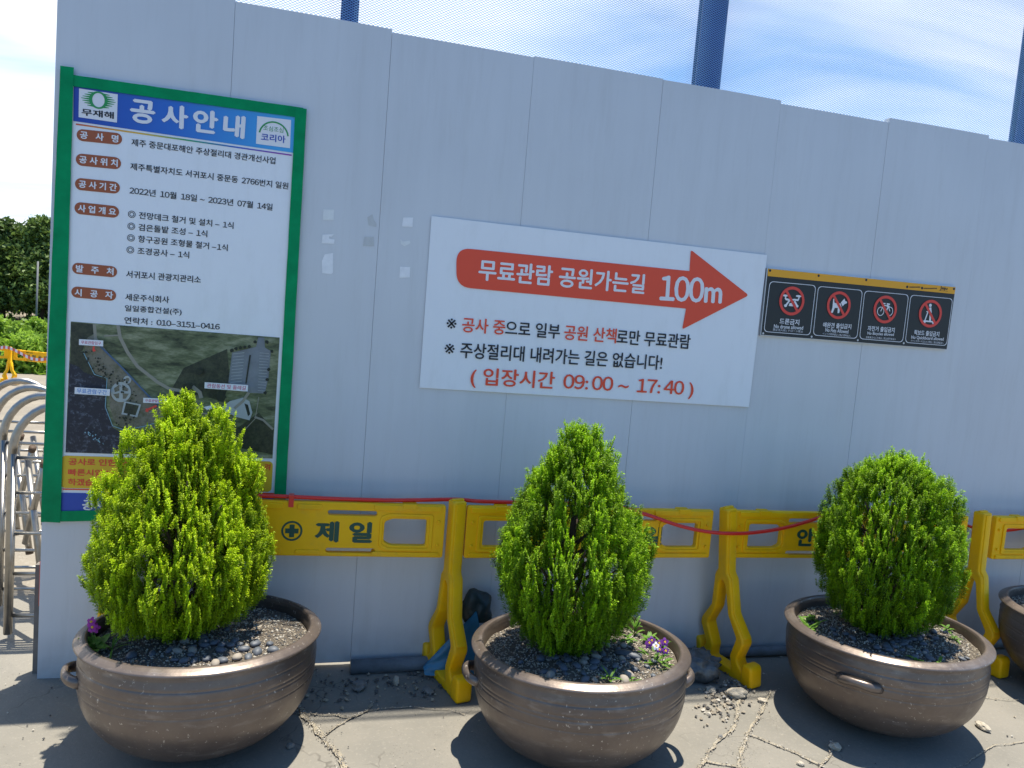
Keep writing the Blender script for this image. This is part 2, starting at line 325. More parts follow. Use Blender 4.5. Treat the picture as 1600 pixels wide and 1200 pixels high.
def bronze():
    m = mat('bronze_glaze', (0.10, 0.078, 0.068), 0.36, 0.55, spec=0.5); t = m.node_tree; b = t.nodes['Principled BSDF']; g = t.nodes.new('ShaderNodeTexCoord')
    def noise(sc, det=6, ro=.6, scale=(1,1,1)):
        mp = t.nodes.new('ShaderNodeMapping'); mp.inputs['Scale'].default_value = scale; t.links.new(g.outputs['Object'], mp.inputs[0])
        oi = t.nodes.new('ShaderNodeObjectInfo'); ad = t.nodes.new('ShaderNodeVectorMath'); ad.operation = 'ADD'; t.links.new(mp.outputs[0], ad.inputs[0])
        sc_ = t.nodes.new('ShaderNodeMath'); sc_.operation = 'MULTIPLY'; sc_.inputs[1].default_value = 50; t.links.new(oi.outputs['Random'], sc_.inputs[0]); t.links.new(sc_.outputs[0], ad.inputs[1])
        n = t.nodes.new('ShaderNodeTexNoise'); n.inputs['Scale'].default_value = sc; n.inputs['Detail'].default_value = det; n.inputs['Roughness'].default_value = ro
        t.links.new(ad.outputs[0], n.inputs['Vector']); return n.outputs['Fac']
    def ramp(f, a, bb, c=0, d=1):
        r = t.nodes.new('ShaderNodeMapRange'); r.inputs[1].default_value = a; r.inputs[2].default_value = bb; r.inputs[3].default_value = c; r.inputs[4].default_value = d; t.links.new(f, r.inputs[0]); return r.outputs[0]
    def mix(f, A, B):
        x = t.nodes.new('ShaderNodeMix'); x.data_type = 'RGBA'; t.links.new(f, x.inputs['Factor'])
        for k, v in (('A', A), ('B', B)):
            if isinstance(v, tuple): x.inputs[k].default_value = (*v, 1)
            else: t.links.new(v, x.inputs[k])
        return x.outputs['Result']
    a = mix(ramp(noise(4.5), .35, .7), (0.135, 0.106, 0.090), (0.20, 0.16, 0.132))
    a = mix(ramp(noise(2, 4, .6, (4, 4, 14)), .56, .75), a, (0.25, 0.215, 0.19))
    spl = ramp(noise(70, 4, .6), .64, .69); msk = ramp(noise(2.6, 3), .40, .62)
    mm = t.nodes.new('ShaderNodeMath'); mm.operation = 'MULTIPLY'; t.links.new(spl, mm.inputs[0]); t.links.new(msk, mm.inputs[1])
    a = mix(mm.outputs[0], a, (0.55, 0.50, 0.44))
    a = mix(ramp(noise(9, 6, .7), .66, .78, 0, .6), a, (0.08, 0.062, 0.05))
    t.links.new(a, b.inputs['Base Color'])
    t.links.new(ramp(noise(12, 5), .3, .7, .30, .46), b.inputs['Roughness'])
    bp = t.nodes.new('ShaderNodeBump'); bp.inputs['Strength'].default_value = 0.08; bp.inputs['Distance'].default_value = 0.01; t.links.new(noise(30, 5), bp.inputs['Height']); t.links.new(bp.outputs[0], b.inputs['Normal'])
    return m
M_['bronze'] = weather(bronze(), (0.30, 0.26, 0.21), 5, .14, (1.5, 1.5, .7))

def leaf_material(name, old, new, tr=0.35):
    m = mat(name, old, 0.5, spec=0.3); t = m.node_tree; b = t.nodes['Principled BSDF']; o = t.nodes['Material Output']
    at_ = t.nodes.new('ShaderNodeAttribute'); at_.attribute_name = 'age'
    x = t.nodes.new('ShaderNodeMix'); x.data_type = 'RGBA'; t.links.new(at_.outputs['Fac'], x.inputs['Factor']); x.inputs['A'].default_value = (*old, 1); x.inputs['B'].default_value = (*new, 1)
    t.links.new(x.outputs['Result'], b.inputs['Base Color'])
    tl = t.nodes.new('ShaderNodeBsdfTranslucent'); t.links.new(x.outputs['Result'], tl.inputs[0])
    ms = t.nodes.new('ShaderNodeMixShader'); ms.inputs[0].default_value = tr; t.links.new(b.outputs[0], ms.inputs[1]); t.links.new(tl.outputs[0], ms.inputs[2]); t.links.new(ms.outputs[0], o.inputs[0])
    return m
M_['netthread'] = leaf_material('net_thread', (0.28, 0.54, 0.88), (0.28, 0.54, 0.88), 0.45)
M_['arbor'] = leaf_material('golden_arborvitae_leaf', (0.012, 0.065, 0.004), (0.56, 0.74, 0.010), 0.33)  # older growth is greener, and darkened further to paint deep shade between fronds
M_['arborgreen'] = leaf_material('green_arborvitae_leaf', (0.010, 0.06, 0.004), (0.42, 0.68, 0.008), 0.33)  # old-growth colour likewise carries painted shade for the hollows
M_['pine'] = leaf_material('dark_conifer_leaf', (0.025, 0.06, 0.018), (0.19, 0.28, 0.06), 0.3)
M_['shrub'] = leaf_material('bright_shrub_leaf', (0.11, 0.21, 0.025), (0.34, 0.52, 0.06), 0.45)
M_['weed'] = leaf_material('weed_leaf', (0.08, 0.20, 0.025), (0.20, 0.36, 0.05), 0.4)
M_['viola'] = mat('violet_petal', (0.12, 0.012, 0.20), 0.6)
M_['pinkpetal'] = mat('magenta_petal', (0.36, 0.02, 0.24), 0.6)
M_['whitepetal'] = mat('white_petal', (0.75, 0.70, 0.75), 0.6)

# ------------------------------------------------------------------ ground
def gz(x, y):
    z = -0.010
    if y > 1.0: z -= 0.05*(min(y, 22)-1.0)
    if y > 22: z += 0.06*(min(y, 60)-22)
    return z
def grid(xs, ys, zf, name, m):
    mb = MB(); V = [(x, y, zf(x, y)) for y in ys for x in xs]; n = len(xs)
    mb.add(V, [(j*n+i, j*n+i+1, (j+1)*n+i+1, (j+1)*n+i) for j in range(len(ys)-1) for i in range(n-1)], 0, True)
    return struct(mb.build(name, m))
grid([-400, -100, -40, -20, -10, -5, 0, 5, 10, 20, 40, 100, 400], [-400, -100, -40, -15, -5, 0, 1, 2, 4, 8, 12, 16, 20, 22, 26, 32, 40, 60, 100, 400], gz, 'ground', M_['dirt'])
pv = grid(np.linspace(-9, 14, 70), np.linspace(-9, 1.0, 40), lambda x, y: 0.0 + 0.003*mnoise.noise((x*1.3, y*1.3, 0)) - (0.004 if y > .9 else 0), 'pavement', M_['paving'])
grid(np.linspace(-40, 40, 9), [-30, -18, -8, -5.0], lambda x, y: 0.004, 'unseen_bounce_damper', ground_material('bounce_damper_dark', (0.05, 0.05, 0.052), (0.04, 0.04, 0.042), (0.075, 0.073, 0.07)))  # unseen dark ground added to cut the warm bounce onto the wall
# granite chips and grit lying on the paving
def chip_shape(r):
    bm = bmesh.new(); bmesh.ops.create_icosphere(bm, subdivisions=1, radius=1)
    s = Vector((random.uniform(.7, 1.3), random.uniform(.6, 1.1), random.uniform(.4, .8)))
    V = [Vector((v.co.x*s.x, v.co.y*s.y, v.co.z*s.z))*r*random.uniform(.75, 1.2) for v in bm.verts]; F = [tuple(x.index for x in f.verts) for f in bm.faces]; bm.free()
    return V, F
OCTA = ([Vector((1,0,0)), Vector((-1,0,0)), Vector((0,1,0)), Vector((0,-1,0)), Vector((0,0,1)), Vector((0,0,-1))], [(0,2,4),(2,1,4),(1,3,4),(3,0,4),(2,0,5),(1,2,5),(3,1,5),(0,3,5)])
def grit(mb, x, y, z, r, mi):
    q = Matrix.Rotation(random.uniform(0, 6.28), 3, 'Z') @ Matrix.Rotation(random.uniform(-.6, .6), 3, 'X')
    s = (random.uniform(.8, 1.4), random.uniform(.7, 1.1), random.uniform(.5, .9))
    mb.add([q @ Vector((v.x*s[0]*r, v.y*s[1]*r, v.z*s[2]*r)) + Vector((x, y, z)) for v in OCTA[0]], OCTA[1], mi)
# mortar joints between the flagstones
random.seed(3)
JG = MB()
def joint(mb, pts, w):
    w *= .8
    P = [Vector((*p, 0)) for p in pts]; D = []
    for i in range(len(P)-1):
        n = max(2, int((P[i+1]-P[i]).length/0.02))
        for k in range(n): D.append(P[i].lerp(P[i+1], k/n))
    D.append(P[-1]); V = []; F = []
    for i, p in enumerate(D):
        t = (D[min(i+1, len(D)-1)]-D[max(i-1, 0)]).normalized(); nn = Vector((-t.y, t.x, 0))
        wob = nn*(mnoise.noise(p*9)*0.014+mnoise.noise(p*40)*.003); a = w*max(.04, .55+1.5*mnoise.noise(p*17)+.5*mnoise.noise(p*60)); b = w*max(.04, .55+1.5*mnoise.noise(p*15+Vector((5,5,5)))+.5*mnoise.noise(p*57))
        for q in (p+wob+nn*a, p+wob-nn*b): V.append((q.x, q.y, 0.0075+0.003*mnoise.noise((q.x*1.3, q.y*1.3, 0))))
        if i: F.append((2*i-2, 2*i-1, 2*i+1, 2*i))
        for _ in range(int(w*900)):
            q = p+wob+nn*random.gauss(0, w*.8)+t*random.uniform(-.01, .01); grit(JG, q.x, q.y, .008, random.choice((.0018, .0025, .003, .0045)), random.choice((0, 1, 1, 2)))
    mb.add(V, F, 0)
mb = MB()
for pts, w in [([(1.07,-.22),(1.133,-.381),(1.226,-.61),(1.308,-.82),(1.38,-1.05)], .016), ([(1.226,-.6),(1.29,-.53),(1.345,-.47),(1.41,-.42),(1.44,-.36)], .009), ([(1.345,-.47),(1.27,-.44),(1.19,-.43),(1.12,-.42)], .005),
               ([(1.41,-.42),(1.6,-.41),(1.78,-.45),(1.83,-.5)], .004), ([(3.30,-.30),(3.25,-.42),(3.06,-.684),(2.85,-.86),(2.70,-1.0)], .010), ([(3.40,-.44),(3.25,-.6),(3.06,-.78),(2.9,-.98),(2.78,-1.15)], .010), ([(3.06,-.78),(3.2,-.95),(3.28,-1.15)], .008),
               ([(2.75,-.95),(2.95,-1.05),(3.2,-1.12),(3.6,-1.2)], .008), ([(3.15,-1.12),(3.35,-.97),(3.42,-.88)], .008), ([(3.6,-1.2),(3.9,-1.12),(4.2,-1.0),(4.6,-.98)], .004), ([(4.25,-.42),(4.6,-.62),(5.1,-.7)], .004),
               ([(1.38,-1.05),(1.2,-1.5),(1.5,-2.2)], .01), ([(2.70,-1.0),(2.2,-1.4),(1.4,-1.3)], .01), ([(2.2,-1.4),(2.4,-2.1),(3.3,-2.3)], .01), ([(3.28,-1.15),(3.6,-1.8),(3.3,-2.3)], .01), ([(3.6,-1.8),(4.6,-1.9)], .01), ([(1.5,-2.2),(2.4,-2.1)], .01), ([(.4,-1.4),(1.2,-1.5)], .01)]:
    joint(mb, pts, w)
struct(mb.build('pavement_joints', M_['mortar']))
mb = MB()
for k in range(800):
    x = random.uniform(-.6, 6); y = -abs(random.gauss(0, .33)) + .05 if random.random() < .6 else random.uniform(-1.6, 0)
    d = 1
    grit(mb, x, y, .006, random.choice((.002, .002, .003, .003, .004, .006)), random.choice((0, 0, 1, 1, 2)))
for k in range(180):
    t = random.random(); x = 3.28-.30*t+random.gauss(0, .05); y = -.30-.33*t+random.gauss(0, .05); grit(mb, x, y, .008, random.uniform(.003, .013), random.choice((1, 1, 2, 0)))
for k in range(200):
    x = random.uniform(.95, 1.9); y = -.2+random.gauss(0, .09); grit(mb, x, y, .008, random.uniform(.003, .012), random.choice((0, 0, 1)))
mb.v += []; o_ = len(mb.v); mb.v.extend(JG.v); mb.f.extend(tuple(i+o_ for i in f) for f in JG.f); mb.m.extend(JG.m); mb.sm.extend(JG.sm)
gr = mb.build('grit', [M_['grit_a'], M_['grit_b'], M_['grit_c']]); tag(gr, 'loose grit and stone chips scattered over the grey paving', 'grit', kind='stuff')

def stone_mesh(r, seed):
    random.seed(seed); bm = bmesh.new(); bmesh.ops.create_icosphere(bm, subdivisions=3, radius=1)
    off = Vector((seed*3.1, seed*1.7, 0)); V = [v.co*(1+.32*mnoise.noise(v.co*1.6+off)+.10*mnoise.noise(v.co*5+off)) for v in bm.verts]; F = [tuple(x.index for x in f.verts) for f in bm.faces]; bm.free()
    mb = MB(); mb.add([Vector((v.x*r[0], v.y*r[1], v.z*r[2])) for v in V], F, 0, False); return mb
for i, (x, y, r, lab, m) in enumerate([
    (3.20, -.46, (.055, .035, .026), 'pale beige broken stone, the largest lying in front of the second barricade foot', 'rock'),
    (3.09, -.40, (.030, .024, .015), 'small tan stone beside the mortar joint left of the pale broken stone', 'rock'),
    (3.30, -.52, (.022, .016, .012), 'small pale stone just right of the large broken stone', 'rock'),
    (1.39, -.22, (.036, .028, .026), 'grey stone in the shade below the wall, left of the barricade foot', 'greyrock'),
    (1.70, -.28, (.034, .022, .014), 'flat grey stone beside the front foot of the first barricade leg', 'greyrock'),
    (1.56, -.19, (.014, .020, .024), 'upright pale chip in front of the pipe end', 'rock'),
    (4.27, -.86, (.040, .020, .017), 'pale oblong stone on the sunlit paving right of the right planter', 'rock'),
    (3.40, -.93, (.026, .020, .016), 'pale stone at the edge of the right planter shadow', 'rock'),
    (2.92, -.79, (.013, .010, .008), 'small brown stone near the right side of the middle planter', 'greyrock'),
    (3.16, -1.02, (.016, .012, .009), 'tiny white stone near the bottom of the paving between middle and right planters', 'rock'),
    (1.10, -.66, (.017, .014, .012), 'small grey stone in the shadow right of the left planter', 'greyrock'),
    (3.43, -.05, (.035, .03, .03), 'whitish stone behind the second barricade foot by the wall', 'rock')]):
    o = stone_mesh(r, i+1).build('stone', M_[m], loc=(x, y, r[2]*.75)); o.rotation_euler = (0, 0, i*1.3); tag(o, lab, 'stone')

# ------------------------------------------------------------------ hoarding wall
PW, PX0, PH = 0.672715, 0.0098, 3.0
wall = thing('construction_hoarding', 'tall light grey construction hoarding of flat vertical plastic panels', 'wall')
random.seed(11)
tops = [3.02, 3.012, 2.998, 3.004, 2.999, 2.983, 3.008, 2.992, 2.99, 3.005, 2.998]
bots = [0.0, 0.028, 0.012, 0.012, 0.012, 0.012, 0.012, 0.012, 0.012, 0.012, 0.012]
for k in range(11):
    x0 = 0.0 if k == 0 else PX0+PW*k + 0.0006; x1 = PX0+PW*(k+1) - 0.0006
    yo = (0.0, 0.0008)[k % 2]; V = []; F = []; nx, nz = 8, 10
    for j in range(nz+1):
        for i in range(nx+1):
            u = i/nx; x = x0+(x1-x0)*u; z = bots[k]+(tops[k]-bots[k])*j/nz
            V.append((x, yo - 0.0035*math.sin(math.pi*u)*(1+.5*math.sin(k*2.1+z*2)), z))
    for j in range(nz):
        for i in range(nx): a = j*(nx+1)+i; F.append((a, a+1, a+nx+2, a+nx+1))
    mb = MB(); mb.add(V, F, 0, True)
    # thickness: back, sides, top, bottom
    B = yo+0.04; mb.quad([(x1, B, bots[k]), (x0, B, bots[k]), (x0, B, tops[k]), (x1, B, tops[k])])
    e = yo
    mb.quad([(x0, B, bots[k]), (x0, e, bots[k]), (x0, e, tops[k]), (x0, B, tops[k])]); mb.quad([(x1, e, bots[k]), (x1, B, bots[k]), (x1, B, tops[k]), (x1, e, tops[k])])
    mb.quad([(x0, e, tops[k]), (x1, e, tops[k]), (x1, B, tops[k]), (x0, B, tops[k])]); mb.quad([(x0, B, bots[k]), (x1, B, bots[k]), (x1, e, bots[k]), (x0, e, bots[k])])
    mb.box(x1-.02, x1+.02, .0425, .046, bots[k]+.02, tops[k]-.03)
    mb.build('panel', M_['panel'], wall)
mb = MB(); mb.box(-.035, 0.012, .05, .09, 0, .50); mb.build('support_post', mat('weathered_post', (.16, .14, .12), .8, var=.3), wall)
for zz in (.5, 1.7, 2.8):
    mb = MB(); mb.tube([(0.03, .072, zz), (7.3, .072, zz)], .024); mb.build('back_rail', M_['greypole'], wall)

# bits of paper and tape left on the wall
def scrap(pts, lab, m, y=-.0058):
    mb = MB(); P = [wp(480+x/3.75, 300+y_/3.75) for x, y_ in pts]
    def py(x, z):
        k = max(0, int((x-PX0)//PW)); u = (x-PX0-PW*k)/PW; return (0.0, 0.0008)[k % 2]-.0035*math.sin(math.pi*u)*(1+.5*math.sin(k*2.1+z*2))
    V, F = curve_shape([P]); mb.add([(v.x, py(v.x, v.y)-.0008, v.y) for v in V], F); mb.add([(v.x, py(v.x, v.y)-.0013-.0004*mnoise.noise((v.x*40, 0, v.y*40)), v.y) for v in V], F)
    n = len(P); tag(mb.build('paper_scrap', m), lab, 'scrap', 'scraps of paper and tape left on the wall')
mpaper = mat('old_paper', (.84, .85, .86), .7, var=.08, vscale=40); mtape = mat('old_tape', (.74, .76, .75), .3, var=.06, vscale=50); mglue = mat('glue_residue', (.545, .56, .555), .5, var=.08, vscale=60)
scrap([(95,102),(158,104),(155,165),(92,165)], 'faint squarish tape mark on the wall, upper left of the scraps', mtape)
scrap([(90,250),(158,247),(142,262),(128,260),(130,275),(160,278),(158,304),(85,300)], 'torn white paper scrap with a notch in its right edge', mpaper)
scrap([(103,365),(152,358),(152,472),(140,482),(88,475),(86,405)], 'largest white paper scrap with a clipped top left corner', mpaper)
scrap([(352,148),(382,130),(390,160),(406,185),(405,205),(390,203),(360,195)], 'faint glue mark just left of the panel joint, the higher one', mglue)
scrap([(335,262),(390,262),(392,318),(328,316)], 'faint glue mark just left of the panel joint, the lower one', mglue)
scrap([(562,150),(620,150),(616,205),(555,202)], 'white tape scrap right of the joint with a folded corner', mpaper)
scrap([(545,275),(560,290),(600,285),(605,300),(570,318),(548,305)], 'thin curled tape strip right of the panel joint', mtape)
scrap([(543,437),(603,440),(600,500),(540,503)], 'small square white paper scrap nearest the white sign', mpaper)

# ------------------------------------------------------------------ steel posts and net above the wall
for (xa, xb, lab) in [(1.125, 1.205, 'narrow dark blue steel post behind the net, above the left half of the wall'), (2.926, 3.068, 'wide dark blue steel post behind the net, above the middle of the wall'), (5.012, 5.15, 'dark blue steel post cut by the right edge of the photo')]:
    mb = MB(); mb.box(xa, xb, .10, .108, 0, 4.2); mb.box(xa, xb, .142, .15, 0, 4.2); mb.box((xa+xb)/2-.005, (xa+xb)/2+.005, .108, .142, 0, 4.2)
    t = thing('steel_post', lab, 'post', ((xa+xb)/2, .125, 0), 0, 'blue steel posts behind the wall')
    o = mb.build('beam', M_['bluepost'], t); o.location = (-(xa+xb)/2, -.125, 0)
    mb = MB(); mb.box(xa-.012, xb+.012, .094, .156, 4.2, 4.21); o = mb.build('cap_plate', M_['bluepost'], t); o.location = (-(xa+xb)/2, -.125, 0)
net = thing('safety_net', 'fine pale blue safety net stretched between posts above the wall', 'net')
X0, X1, Z0, Z1, cw, ch, sw = .655, 7.2, 2.9, 4.27, .0205, .0115, .0011
mb = MB()
for sgn in (1, -1):
    sl = sgn*ch/cw; k0 = X0-(Z1-Z0)/abs(sl)-1; n = int((X1-k0+(Z1-Z0)/abs(sl)+1)/cw)
    for k in range(n):
        c = k0+k*cw                       # x where the strand passes z = Z0
        za, zb = Z0, Z1; xa, xb = c, c+(Z1-Z0)/sl
        if xa > xb: xa, za, xb, zb = xb, zb, xa, za
        if xb <= X0 or xa >= X1: continue
        if xa < X0: za += (X0-xa)*sl; xa = X0
        if xb > X1: zb += (X1-xb)*sl; xb = X1
        L_ = math.hypot(xb-xa, zb-za); nx_, nz_ = -(zb-za)/L_*sw, (xb-xa)/L_*sw; yy = .060+.0008*sgn
        ns = max(1, int(L_/.25)); V = []; F = []
        for i in range(ns+1):
            u = i/ns; x = xa+(xb-xa)*u; z = za+(zb-za)*u; w = yy + .012*math.sin(x*2.3+z*1.7)+.008*math.sin(x*5.1-z*3)
            V += [(x-nx_, w, z-nz_), (x+nx_, w, z+nz_)]
            if i: F.append((2*i-2, 2*i, 2*i+1, 2*i-1))
        mb.add(V, F)
mb.build('mesh', M_['netthread'], net)
mb = MB(); mb.tube([(X0-.1, .09, 3.86), (X1, .09, 3.86)], .03); mb.build('top_rail', M_['greypole'], net)
mb = MB(); mb.tube([(X0, .06, Z1), (X1, .06, Z1)], .008, 6); mb.build('edge_rope', M_['net'], net)

# ------------------------------------------------------------------ notice board with the green tape
Z1_ = zoomer(80, 90, 3.871); Z2_ = zoomer(80, 380, 3.871); Z3_ = zoomer(60, 600, 3.721); ZM = zoomer(90, 500, 4.444)
H1 = lambda h: h/3.871*mpp(280, 350)
nb = thing('notice_board', 'tall white Korean construction notice with blue header framed in green tape', 'sign')
mb = MB(); flat(mb, [[(0.035, .735), (.985, .735), (.990, 2.60), (.045, 2.60)]], -.012)
mb.box(.035, .985, -.011, -.006, .735, 2.60); mb.build('sheet', M_['vinyl'], nb)
def gradient(name, stops, axis_from, axis_to):
    m = mat(name, (1,1,1), .4); t = m.node_tree; g = t.nodes.new('ShaderNodeTexCoord'); s = t.nodes.new('ShaderNodeSeparateXYZ'); t.links.new(g.outputs['Object'], s.inputs[0])
    r = t.nodes.new('ShaderNodeMapRange'); r.inputs[1].default_value = axis_from; r.inputs[2].default_value = axis_to; t.links.new(s.outputs[0], r.inputs[0])
    c = t.nodes.new('ShaderNodeValToRGB'); t.links.new(r.outputs[0], c.inputs[0]); el = c.color_ramp.elements
    while len(el) < len(stops): el.new(.5)
    for e, (p, col) in zip(el, stops): e.position = p; e.color = (*col, 1)
    t.links.new(c.outputs[0], t.nodes['Principled BSDF'].inputs['Base Color']); return m
def poly(mb, Z, pts, y, mi=0): flat(mb, [[Z(*p) for p in pts]], y, mi)
mb = MB(); poly(mb, Z1_, [(143,150),(1480,345),(1467,580),(140,388)], -.0135)
mb.build('header', gradient('header_blue', [(0, (.008, .045, .36)), (.45, (.02, .15, .58)), (1, (.06, .42, .80))], .05, .98), nb)
mb = MB(); poly(mb, Z1_, [(155,402),(1455,590),(1455,598),(155,411)], -.0135)
mb.build('rainbow_line', gradient('rainbow', [(0, (.6, .03, .03)), (.3, (.75, .45, .02)), (.5, (.03, .35, .12)), (.72, (.02, .12, .55)), (1, (.35, .02, .35))], .05, .97), nb)
mb = MB(); poly(mb, Z1_, [(175,192),(408,228),(403,398),(172,365)], -.0145, 0)
c = Z1_(292, 263); rr = H1(47)
flat(mb, [circle(*c, rr*1.06), [(c[0]+math.cos(a)*rr*.70, c[1]+math.sin(a)*rr*.86) for a in np.linspace(0, 2*math.pi, 40, endpoint=False)]], -.0155, 1)
for k in range(7):
    dz = (k-3)*rr*.26; ln = rr*(.95-.11*abs(k-3)); e = math.sqrt(max(0, 1-(dz/rr)**2))*rr
    for s in (-1, 1): flat(mb, [[(c[0]+s*(e-.004), c[1]+dz-.004), (c[0]+s*(e+ln), c[1]+dz-.001), (c[0]+s*(e+ln), c[1]+dz+.001), (c[0]+s*(e-.004), c[1]+dz+.004)]], -.0152, 1)
put_text(mb, '무재해', Z1_(190, 333), Z1_(385, 356), H1(40), -.0155, 2, .03)
mb.build('safety_emblem', [M_['whiteink'], M_['greenink'], M_['ink']], nb)
mb = MB(); poly(mb, Z1_, [(1248,358),(1452,382),(1445,552),(1240,525)], -.0145, 0)
c = Z1_(1347, 480); ra = H1(90)
flat(mb, [[(c[0]+math.cos(a)*ra, c[1]+math.sin(a)*ra) for a in np.linspace(R(8), R(172), 24)] + [(c[0]+math.cos(a)*ra*.90, c[1]+math.sin(a)*ra*.90) for a in np.linspace(R(172), R(8), 24)]], -.0155, 1)
put_text(mb, '조심조심', Z1_(1285, 428), Z1_(1405, 445), H1(30), -.0155, 1, .0)
put_text(mb, '코리아', Z1_(1270, 483), Z1_(1418, 500), H1(46), -.0155, 2, .02)
mb.build('korea_emblem', [M_['whiteink'], M_['greenink'], M_['blueink']], nb)
mb = MB()
for ch_, x0, x1, ym in (('공', 482, 634, 333), ('사', 672, 832, 362), ('안', 860, 1012, 391), ('내', 1043, 1175, 420)):
    put_text(mb, ch_, Z1_(x0, ym-10), Z1_(x1, ym+10), H1(138), -.0155, 0, .04)
mb.build('title_lettering', M_['whiteink'], nb)
for Z, a, b, h, body, t0, t1 in [(Z1_, (160,470), (433,498), 68, '공   사   명', (180,470), (412,497)), (Z1_, (155,618), (427,645), 70, '공 사 위 치', (175,618), (408,643)),
        (Z1_, (150,765), (420,792), 70, '공 사 기 간', (172,766), (403,790)), (Z1_, (147,910), (415,938), 70, '사 업 개 요', (168,912), (398,936)),
        (Z2_, (133,150), (403,176), 66, '발   주   처', (155,153), (383,173)), (Z2_, (128,293), (397,318), 66, '시   공   자', (148,297), (380,315))]:
    A = Vector(Z(*a)); B = Vector(Z(*b)); hh = H1(h); d = (B-A); L_ = d.length; u = d/L_; n = Vector((-u.y, u.x))
    mb = MB(); flat(mb, [[tuple(A+u*x+n*y) for x, y in rrect(0, -hh/2, L_, hh/2, hh*.49, 8)]], -.0135, 0)
    put_text(mb, body, Z(*t0), Z(*t1), H1(44), -.0145, 1, .035); mb.build('heading_pill', [M_['brownink'], M_['whiteink']], nb)
for Z, body, a, b, h in [(Z1_, '제주 중문대포해안 주상절리대 경관개선사업', (490,515), (1357,628), 42), (Z1_, '제주특별자치도 서귀포시 중문동 2766번지 일원', (483,660), (1435,780), 42),
        (Z1_, '2022년 10월 18일 ~ 2023년 07월 14일', (478,805), (1340,907), 42), (Z1_, '전망데크 철거 및 설치 – 1식', (535,955), (1105,1018), 42),
        (Z1_, '검은돌밭 조성 – 1식', (532,1027), (947,1068), 42), (Z1_, '항구공원 조형물 철거 –1식', (530,1097), (1070,1152), 42), (Z2_, '조경공사 – 1식', (526,47), (838,73), 42),
        (Z2_, '서귀포시 관광지관리소', (458,187), (908,222), 44), (Z2_, '세운주식회사', (453,325), (717,343), 42), (Z2_, '일일종합건설(주)', (450,395), (792,418), 44), (Z2_, '연락처 : 010–3151–0416', (447,465), (1022,505), 42)]:
    mb = MB(); put_text(mb, body, Z(*a), Z(*b), H1(h), -.0138, 0, .016)
    if '1식' in body:
        c = Z(a[0]-43, a[1]-5); r = H1(21)
        for ra, rb in ((1, .84), (.62, .46)): flat(mb, [circle(*c, r*ra, 24), circle(*c, r*rb, 24)], -.0138, 0)
    mb.build('text_line', M_['ink'], nb)
# aerial photograph printed on the notice
def aerial():
    m = mat('aerial_field', (.12, .13, .07), .45); t = m.node_tree; b = t.nodes['Principled BSDF']; g = t.nodes.new('ShaderNodeTexCoord')
    mp = t.nodes.new('ShaderNodeMapping'); mp.inputs['Rotation'].default_value = (0, R(35), 0); mp.inputs['Scale'].default_value = (1, 1, 3); t.links.new(g.outputs['Object'], mp.inputs[0])
    n = t.nodes.new('ShaderNodeTexNoise'); n.inputs['Scale'].default_value = 7; n.inputs['Detail'].default_value = 10; n.inputs['Roughness'].default_value = .72; t.links.new(mp.outputs[0], n.inputs['Vector'])
    c = t.nodes.new('ShaderNodeValToRGB'); el = c.color_ramp.elements; el[0].position = .36; el[0].color = (.02, .032, .013, 1); el[1].position = .66; el[1].color = (.33, .34, .21, 1)
    e = el.new(.5); e.color = (.125, .15, .068, 1); t.links.new(n.outputs['Fac'], c.inputs[0]); t.links.new(c.outputs[0], b.inputs['Base Color']); return m
def speckle(name, a, bcol, p0, p1, sc):
    m = mat(name, a, .45); t = m.node_tree; b = t.nodes['Principled BSDF']; g = t.nodes.new('ShaderNodeTexCoord')
    n = t.nodes.new('ShaderNodeTexNoise'); n.inputs['Scale'].default_value = sc; n.inputs['Detail'].default_value = 8; n.inputs['Roughness'].default_value = .8; t.links.new(g.outputs['Object'], n.inputs['Vector'])
    c = t.nodes.new('ShaderNodeValToRGB'); el = c.color_ramp.elements; el[0].position = p0; el[0].color = (*a, 1); el[1].position = p1; el[1].color = (*bcol, 1)
    t.links.new(n.outputs['Fac'], c.inputs[0]); t.links.new(c.outputs[0], b.inputs['Base Color']); return m
AM = [aerial(), speckle('aerial_sea', (.010, .014, .028), (.25, .30, .38), .52, .80, 45), speckle('aerial_forest', (.012, .018, .010), (.07, .08, .04), .4, .7, 30), speckle('aerial_park', (.21, .19, .14), (.11, .11, .06), .45, .62, 30),
      mat('aerial_road', (.30, .28, .22), .5), mat('aerial_asphalt', (.20, .22, .24), .5, var=.2, vscale=20), mat('aerial_plaza', (.42, .45, .43), .5), mat('aerial_path', (.06, .12, .22), .5), mat('aerial_boundary', (.22, .40, .48), .5), M_['whiteink'], M_['magink'], M_['skyink'], M_['signred'], mat('aerial_tree', (.012, .018, .009), .5)]
mb = MB(); b0 = Z2_(125, 473); b1 = Z2_(1383, 570); b2 = wp(426, 715.5); b3 = wp(103.8, 705.6)
flat(mb, [[b0, b1, b2, b3]], -.0135, 0)
yq = [-.0137]
def P_(pts, mi, Z=ZM): yq[0] -= .00012; poly(mb, Z, pts, yq[0], mi)
def ribbon(pts, w, mi):
    P = [Vector(ZM(*p)) for p in pts]; Lf = []; Rt = []
    for i, p in enumerate(P):
        t = (P[min(i+1, len(P)-1)]-P[max(i-1, 0)]).normalized(); n = Vector((-t.y, t.x))*(w/4.444*PXM/2); Lf.append(tuple(p+n)); Rt.append(tuple(p-n))
    yq[0] -= .00012; flat(mb, [Lf+Rt[::-1]], yq[0], mi)
P_([(100,15),(262,28),(270,90),(215,120),(180,210),(100,260)], 2); P_([(95,250),(180,215),(230,300),(340,400),(335,480),(90,480)], 2)
